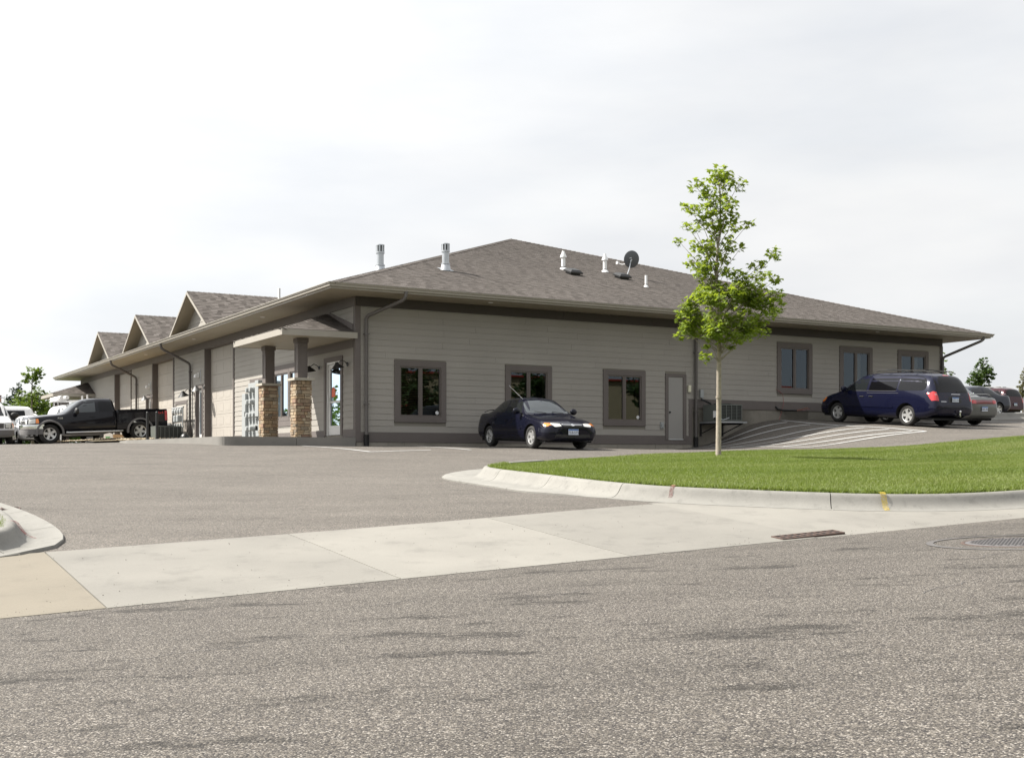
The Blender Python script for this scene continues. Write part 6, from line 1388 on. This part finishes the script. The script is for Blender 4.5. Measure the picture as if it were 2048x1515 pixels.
# electric meter bank
t = on_b('electric_meter_bank', 0, 8.6, FL, 'grey bank of nine round electric meters by the left stone column', 'electric meters')
def cab(name, b0, b1, z0, z1, d, m=m_metergrey): 
    o = MB().box(-.05-d, -.05, b0, b1, z0, z1).build(name, m, t); md = o.modifiers.new('bevel', 'BEVEL'); md.width = .008; md.segments = 1; return o
cab('main_cabinet', .55, .93, .08, 1.60, .30); cab('meter_cabinet', -.62, .53, .08, 1.95, .20); cab('tall_cabinet', -1.0, -.64, .75, 1.98, .34); cab('feeder_box', -.98, -.64, .10, .60, .24); cab('middle_box', -1.25, -1.02, .3, 1.2, .22)
for q in (-.5, 0., .4, .7): MB().tube([(-.2, q, -.12), (-.2, q, .09)], .03, 8).build('conduit', m_galv, t)
k = 0
for z, cols in ((1.70, (.28, -.12)), (1.28, (.28, -.12)), (.82, (.28, -.08, -.44)), (.36, (.28, -.12))):
    for b in cols:
        M = Matrix.Translation((-.25, b, z))@Matrix.Rotation(R(-90), 4, 'Y')
        MB().lathe([(.10, 0), (.10, .05), (.088, .055), (.088, .15), (.075, .17), (0, .172)], 20, M).build('meter', m_metergrey, t, smooth=40)
        MB().box(-.29, -.25, b-.05, b+.05, z-.28, z-.12).build('meter_socket', m_metergrey, t)
for (b, z0) in ((-.60, 1.62), (-.60, 1.2), (-.62, .75), (-.60, .28), (.60, .8)): MB().box(-.36, -.24, b-.02, b+.02, z0, z0+.16).build('breaker_handle', m_blk, t)
# gas meter manifold
t = on_b('gas_manifold', 0, 18.0, FL, 'grey gas meter manifold on pipes beside the long downspout', 'gas meters')
m_gas = mat('gas_pipe_grey', (.33, .34, .34), .5)
g = MB(); g.tube([(-.42, -.9, 1.42), (-.42, .9, 1.42)], .035, 8).tube([(-.42, -.9, .62), (-.42, .9, .62)], .035, 8).tube([(-.42, .8, -.1), (-.42, .8, 1.42)], .03, 8).tube([(-.42, -.8, -.1), (-.42, -.8, 1.42)], .03, 8); g.build('pipework', m_gas, t, smooth=60)
for b in (-.6, -.2, .2, .6):
    MB().tube([(-.42, b, 1.42), (-.42, b, 1.18), (-.46, b+.05, 1.12)], .022, 6).build('valve_pipe', m_gas, t)
    MB().lathe([(0, -.05), (.09, -.04), (.11, 0), (.09, .04), (0, .05)], 14, Matrix.Translation((-.46, b, 1.28))@Matrix.Rotation(R(90), 4, 'Y')).build('regulator', m_gas, t, smooth=50)
    MB().lathe([(0, -.04), (.07, -.03), (.08, 0), (.07, .03), (0, .04)], 14, Matrix.Translation((-.46, b+.05, .70))@Matrix.Rotation(R(90), 4, 'Y')).build('regulator', m_gas, t, smooth=50)
for b in (-.35, .1): 
    o = MB().box(-.56, -.32, b-.14, b+.14, .82, 1.10).build('gas_meter', m_metergrey, t); md = o.modifiers.new('bevel', 'BEVEL'); md.width = .04; md.segments = 3
# condensing units
def condenser(t, sx, sy, h, nb=5):
    m_ac, m_lou = mat('condenser_green_grey', (.105, .115, .105), .5), mat('condenser_coil', (.018, .020, .018), .7)
    o = MB().box(-sx/2+.02, sx/2-.02, -sy/2+.02, sy/2-.02, .03, h-.03).build('coil', m_lou, t)
    MB().box(-sx/2, sx/2, -sy/2, sy/2, 0, .04).build('base_pan', m_ac, t); MB().box(-sx/2-.005, sx/2+.005, -sy/2-.005, sy/2+.005, h-.04, h).build('top_cover', m_ac, t)
    for i in range(nb+1):
        x = -sx/2+sx*i/nb; x = min(max(x, -sx/2+.012), sx/2-.012)
        for y in (-sy/2+.006, sy/2-.006): MB().box(x-.012, x+.012, y-.006, y+.006, .041, h-.041).build('guard_bar', m_ac, t)
    for i in range(1, nb):
        y = -sy/2+sy*i/nb
        MB().box(sx/2-.012, sx/2, y-.012, y+.012, .041, h-.041).build('guard_bar', m_ac, t)
    MB().box(-sx/2-.004, -sx/2+.03, -sy/2+.001, sy/2-.001, .041, h-.041).build('service_panel', m_ac, t)
    sl = MB()
    for k in range(9): z = .07+(h-.12)*k/9; sl.box(-sx/2+.013, sx/2-.0005, -sy/2+.008, -sy/2+.014, z, z+.008)
    sl.build('louvre', m_ac, t, kind='stuff')
    MB().lathe([(.30, h+.001), (.31, h+.03), (.27, h+.032), (.26, h+.001)], 24).build('fan_guard', m_blk, t)
t = on_b('air_conditioner', 12.98, -.62, 2.305, 'green grey condenser on a wall bracket behind the maple trunk', 'air conditioner'); condenser(t, .90, .92, .56, 4)
for (y, z0, z1) in ((-.12, .10, .34),): MB().box(-.46, -.452, y-.10, y+.06, z0, z1).build('data_sheet', m_pvc, t)
t = on_b('condenser_shelf', 12.98, -.62, 2.29, 'steel wall bracket shelf carrying the condenser', 'shelf')
MB().box(-.52, .62, -.52, .58, -.045, 0).build('shelf_plate', m_galv, t)
for x in (-.48, .46): 
    b = MB(); b.box(x-.025, x+.025, -.46, .57, -.095, -.046); b.tube([(x, -.40, -.09), (x, .565, -.40)], .02, 6); b.box(x-.025, x+.025, .53, .57, -.48, -.096); b.build('bracket_arm', m_blk, t)
t = on_b('condenser_cable', 12.42, -.04, 3.05, 'black and grey cables looping from a small wall box down to the bracketed condenser', 'cable')
MB().box(.04, .18, -.06, .0, .07, .34).build('disconnect_box', m_metergrey, t)
MB().tube([(.05, -.06, 0), (.10, -.12, -.02), (.22, -.35, -.14), (.20, -.62, -.45), (.16, -.85, -.60), (.10, -.7, -.66)], .035, 8).build('black_conduit', m_blk, t, smooth=60)
MB().tube([(.12, -.05, .06), (.16, -.16, -.06), (.30, -.45, -.30), (.10, -.8, -.55), (.04, -1.0, -.66), (.12, -1.12, -.72), (.4, -1.10, -.64)], .012, 6).build('grey_cable', m_galv, t, smooth=60)
t = on_b('air_conditioner', -1.0, 17.55, 1.86, 'green grey condenser on the gravel bed left of the side doors', 'air conditioner'); condenser(t, 1.02, .95, .52, 6)
t = on_b('condenser_pad', -1.0, 17.55, 1.80, 'concrete pad under the ground condenser', 'pad'); MB().box(-.75, .72, -.65, .65, -.14, .055).build('slab', m_conc, t)
t = on_b('air_conditioner', -1.1, 20.9, 1.9, 'grey condenser seen over the green grey one beside the pickup bed', 'air conditioner'); condenser(t, .8, .8, .78, 5)
t = on_b('rubble_bag', -.45, 16.75, 1.76, 'black bag slumped at the foot of the downspout', 'bag'); 
b = MB(); b.lathe([(0, -.02), (.17, 0), (.21, .10), (.18, .22), (.10, .30), (.05, .33), (0, .34)], 12, Matrix.Diagonal((1, 1.2, 1, 1))); b.build('sack', m_blk, t, smooth=60); MB().tube([(0, .1, .28), (-.05, .35, .36), (-.1, .5, .22)], .02, 6).build('neck', m_blk, t)
# small boxes and cables on the front wall
t = on_b('alarm_box', 12.02, -.02, 3.40, 'small cream sounder box beside the narrow door', 'alarm'); o = MB().box(-.06, .06, -.075, -.01, -.12, .12).build('cover', m_cream, t); md = o.modifiers.new('bevel', 'BEVEL'); md.width = .025; md.segments = 3; MB().box(-.05, .05, -.0095, .0, -.10, .10).build('backplate', m_cream, t)
t = on_b('wall_outlet', 10.88, -.02, 2.16, 'grey covered power outlet left of the narrow door', 'outlet'); MB().box(-.06, .06, -.05, -.002, -.10, .10).build('cover', m_metergrey, t); MB().box(-.035, .035, -.07, -.0505, -.07, .05).build('flap', m_metergrey, t)
t = on_b('red_cord', 15.9, -.05, 3.42, 'thin red cord hanging down the wall by the tall window', 'cord'); MB().tube([(-.02, 0, .08), (.12, -.01, .02), (.28, -.03, -.1), (.30, -.05, -.4), (.16, -.06, -.8), (0, -.12, -1.05)], .010, 6).build('cord', m_red, t, smooth=60)
t = on_b('capped_line_set', 16.2, -.05, 2.82, 'black insulated pipe with bare copper ends sticking out of the wall', 'pipe'); MB().tube([(-.32, .02, .08), (-.25, -.03, -.02), (0, -.07, -.06), (.55, -.12, -.06)], .035, 8).build('insulation', m_blk, t, smooth=60); MB().tube([(.55, -.12, -.05), (.8, -.14, .0), (1.05, -.16, .06)], .012, 6).build('copper_tail', mat('copper', (.55, .27, .18), .35, metal=.8), t); MB().tube([(.55, -.12, -.07), (.85, -.14, -.03), (1.15, -.16, .02)], .010, 6).build('copper_tail', m_red, t)
# bollards, boxes and the gravel bed on the left
for (x, y, D, lab) in ((295, 881, 46.5, 'dark steel bollard in front of the pickup rear wheel'), (314, 880, 46.0, 'dark steel bollard between the pickup bed and the condenser')):
    p = ground_at(atpx(x, D)); t = empty('bollard', p, 0, lab, 'bollard'); MB().tube([(0, 0, -.2), (0, 0, 1.14)], .055, 14).build('post', m_plast, t, smooth=60); MB().lathe([(.055, 1.14), (.04, 1.165), (0, 1.175)], 14).build('cap', m_plast, t, smooth=60)
m_card = mat('cardboard', (.38, .26, .15), .85)
p = ground_at(atpx(232, 58)); t = empty('cardboard_box', p, .3, 'open cardboard box on the ground under the pickup bed', 'box')
b = MB(); b.box(-.45, .45, -.3, -.28, 0, .34).box(-.45, .45, .28, .3, 0, .34).box(-.45, -.43, -.28, .28, 0, .34).box(.43, .45, -.28, .28, 0, .34); b.build('side_panel', m_card, t); MB().box(-.43, .43, -.28, .28, .0, .03).build('base', m_card, t)
p = ground_at(atpx(217, 56.5)); t = empty('paper_bag', p, .2, 'white and green paper bag beside the cardboard box', 'bag'); MB().prism([(-.22, 0), (.22, 0), (.18, .36), (.05, .42), (-.2, .35)], lambda a, z, h: Vector((a, h, z)), -.1, .1).build('bag_body', m_pvc, t, fix=True); MB().box(-.12, .10, -.104, -.1005, .1, .24).build('green_print', mat('green_print', (.08, .35, .10), .6), t)
m_rock = mat('river_rock', (.40, .33, .23), .85, tone=((.30, .24, .16), (.42, .35, .25), (.52, .46, .35)))
r = random.Random(9); mb = MB()
for i in range(2600):
    a, b = r.uniform(-4.2, -.05), r.uniform(16.9, 30.0)
    if a < -3.2-.4*math.sin(b*1.3) : continue
    s = r.uniform(.03, .075); p = BW(a, b, G(a+CU, b+CV)+.09+s*.2); q = r.uniform(0, 3)
    M = Matrix.Translation(p)@Matrix.Rotation(q, 4, 'Z')@Matrix.Diagonal((s, s*.7, s*.5, 1))
    vs = [M@Vector(v) for v in ((1, 0, 0), (0, 1, 0), (-1, 0, 0), (0, -1, 0), (.1, 0, 1), (0, 0, -1))]; mb.add(vs, [(0, 1, 4), (1, 2, 4), (2, 3, 4), (3, 0, 4), (1, 0, 5), (2, 1, 5), (3, 2, 5), (0, 3, 5)], 0, r.random())
mb.build('gravel', m_rock, kind='stuff')
mb = MB(); us = ga(-4.0, -.05, 8); vs_ = ga(16.9, 30, 20)
mb.add([BW(a, b, G(a+CU, b+CV)+.075) for b in vs_ for a in us], [(j*8+i, j*8+i+1, (j+1)*8+i+1, (j+1)*8+i) for j in range(19) for i in range(7)]); o = mb.build('gravel_bed', mat('rock_bed', (.34, .28, .19), .9, var=.25, vscale=9)); o['kind'] = 'structure'
# grit along the joints of the road and loose chips on the apron
mb = MB(); r = random.Random(4)
for i in range(420):
    u, v = r.uniform(-1, 16), 9.8+abs(r.gauss(0, .12)) if i % 3 else r.uniform(9.8, 12.8)
    if i % 3 == 0: u = r.uniform(0, 9.5)
    s = r.uniform(.003, .007); p = WG(u, v, .004+s*.3)
    mb.add([p+Vector((s, 0, 0)), p+Vector((0, s, 0)), p+Vector((-s, 0, 0)), p+Vector((0, -s, 0)), p+Vector((0, 0, s))], [(0, 1, 4), (1, 2, 4), (2, 3, 4), (3, 0, 4)])
mb.build('loose_grit', mat('grit', (.10, .085, .07), .9), kind='stuff')
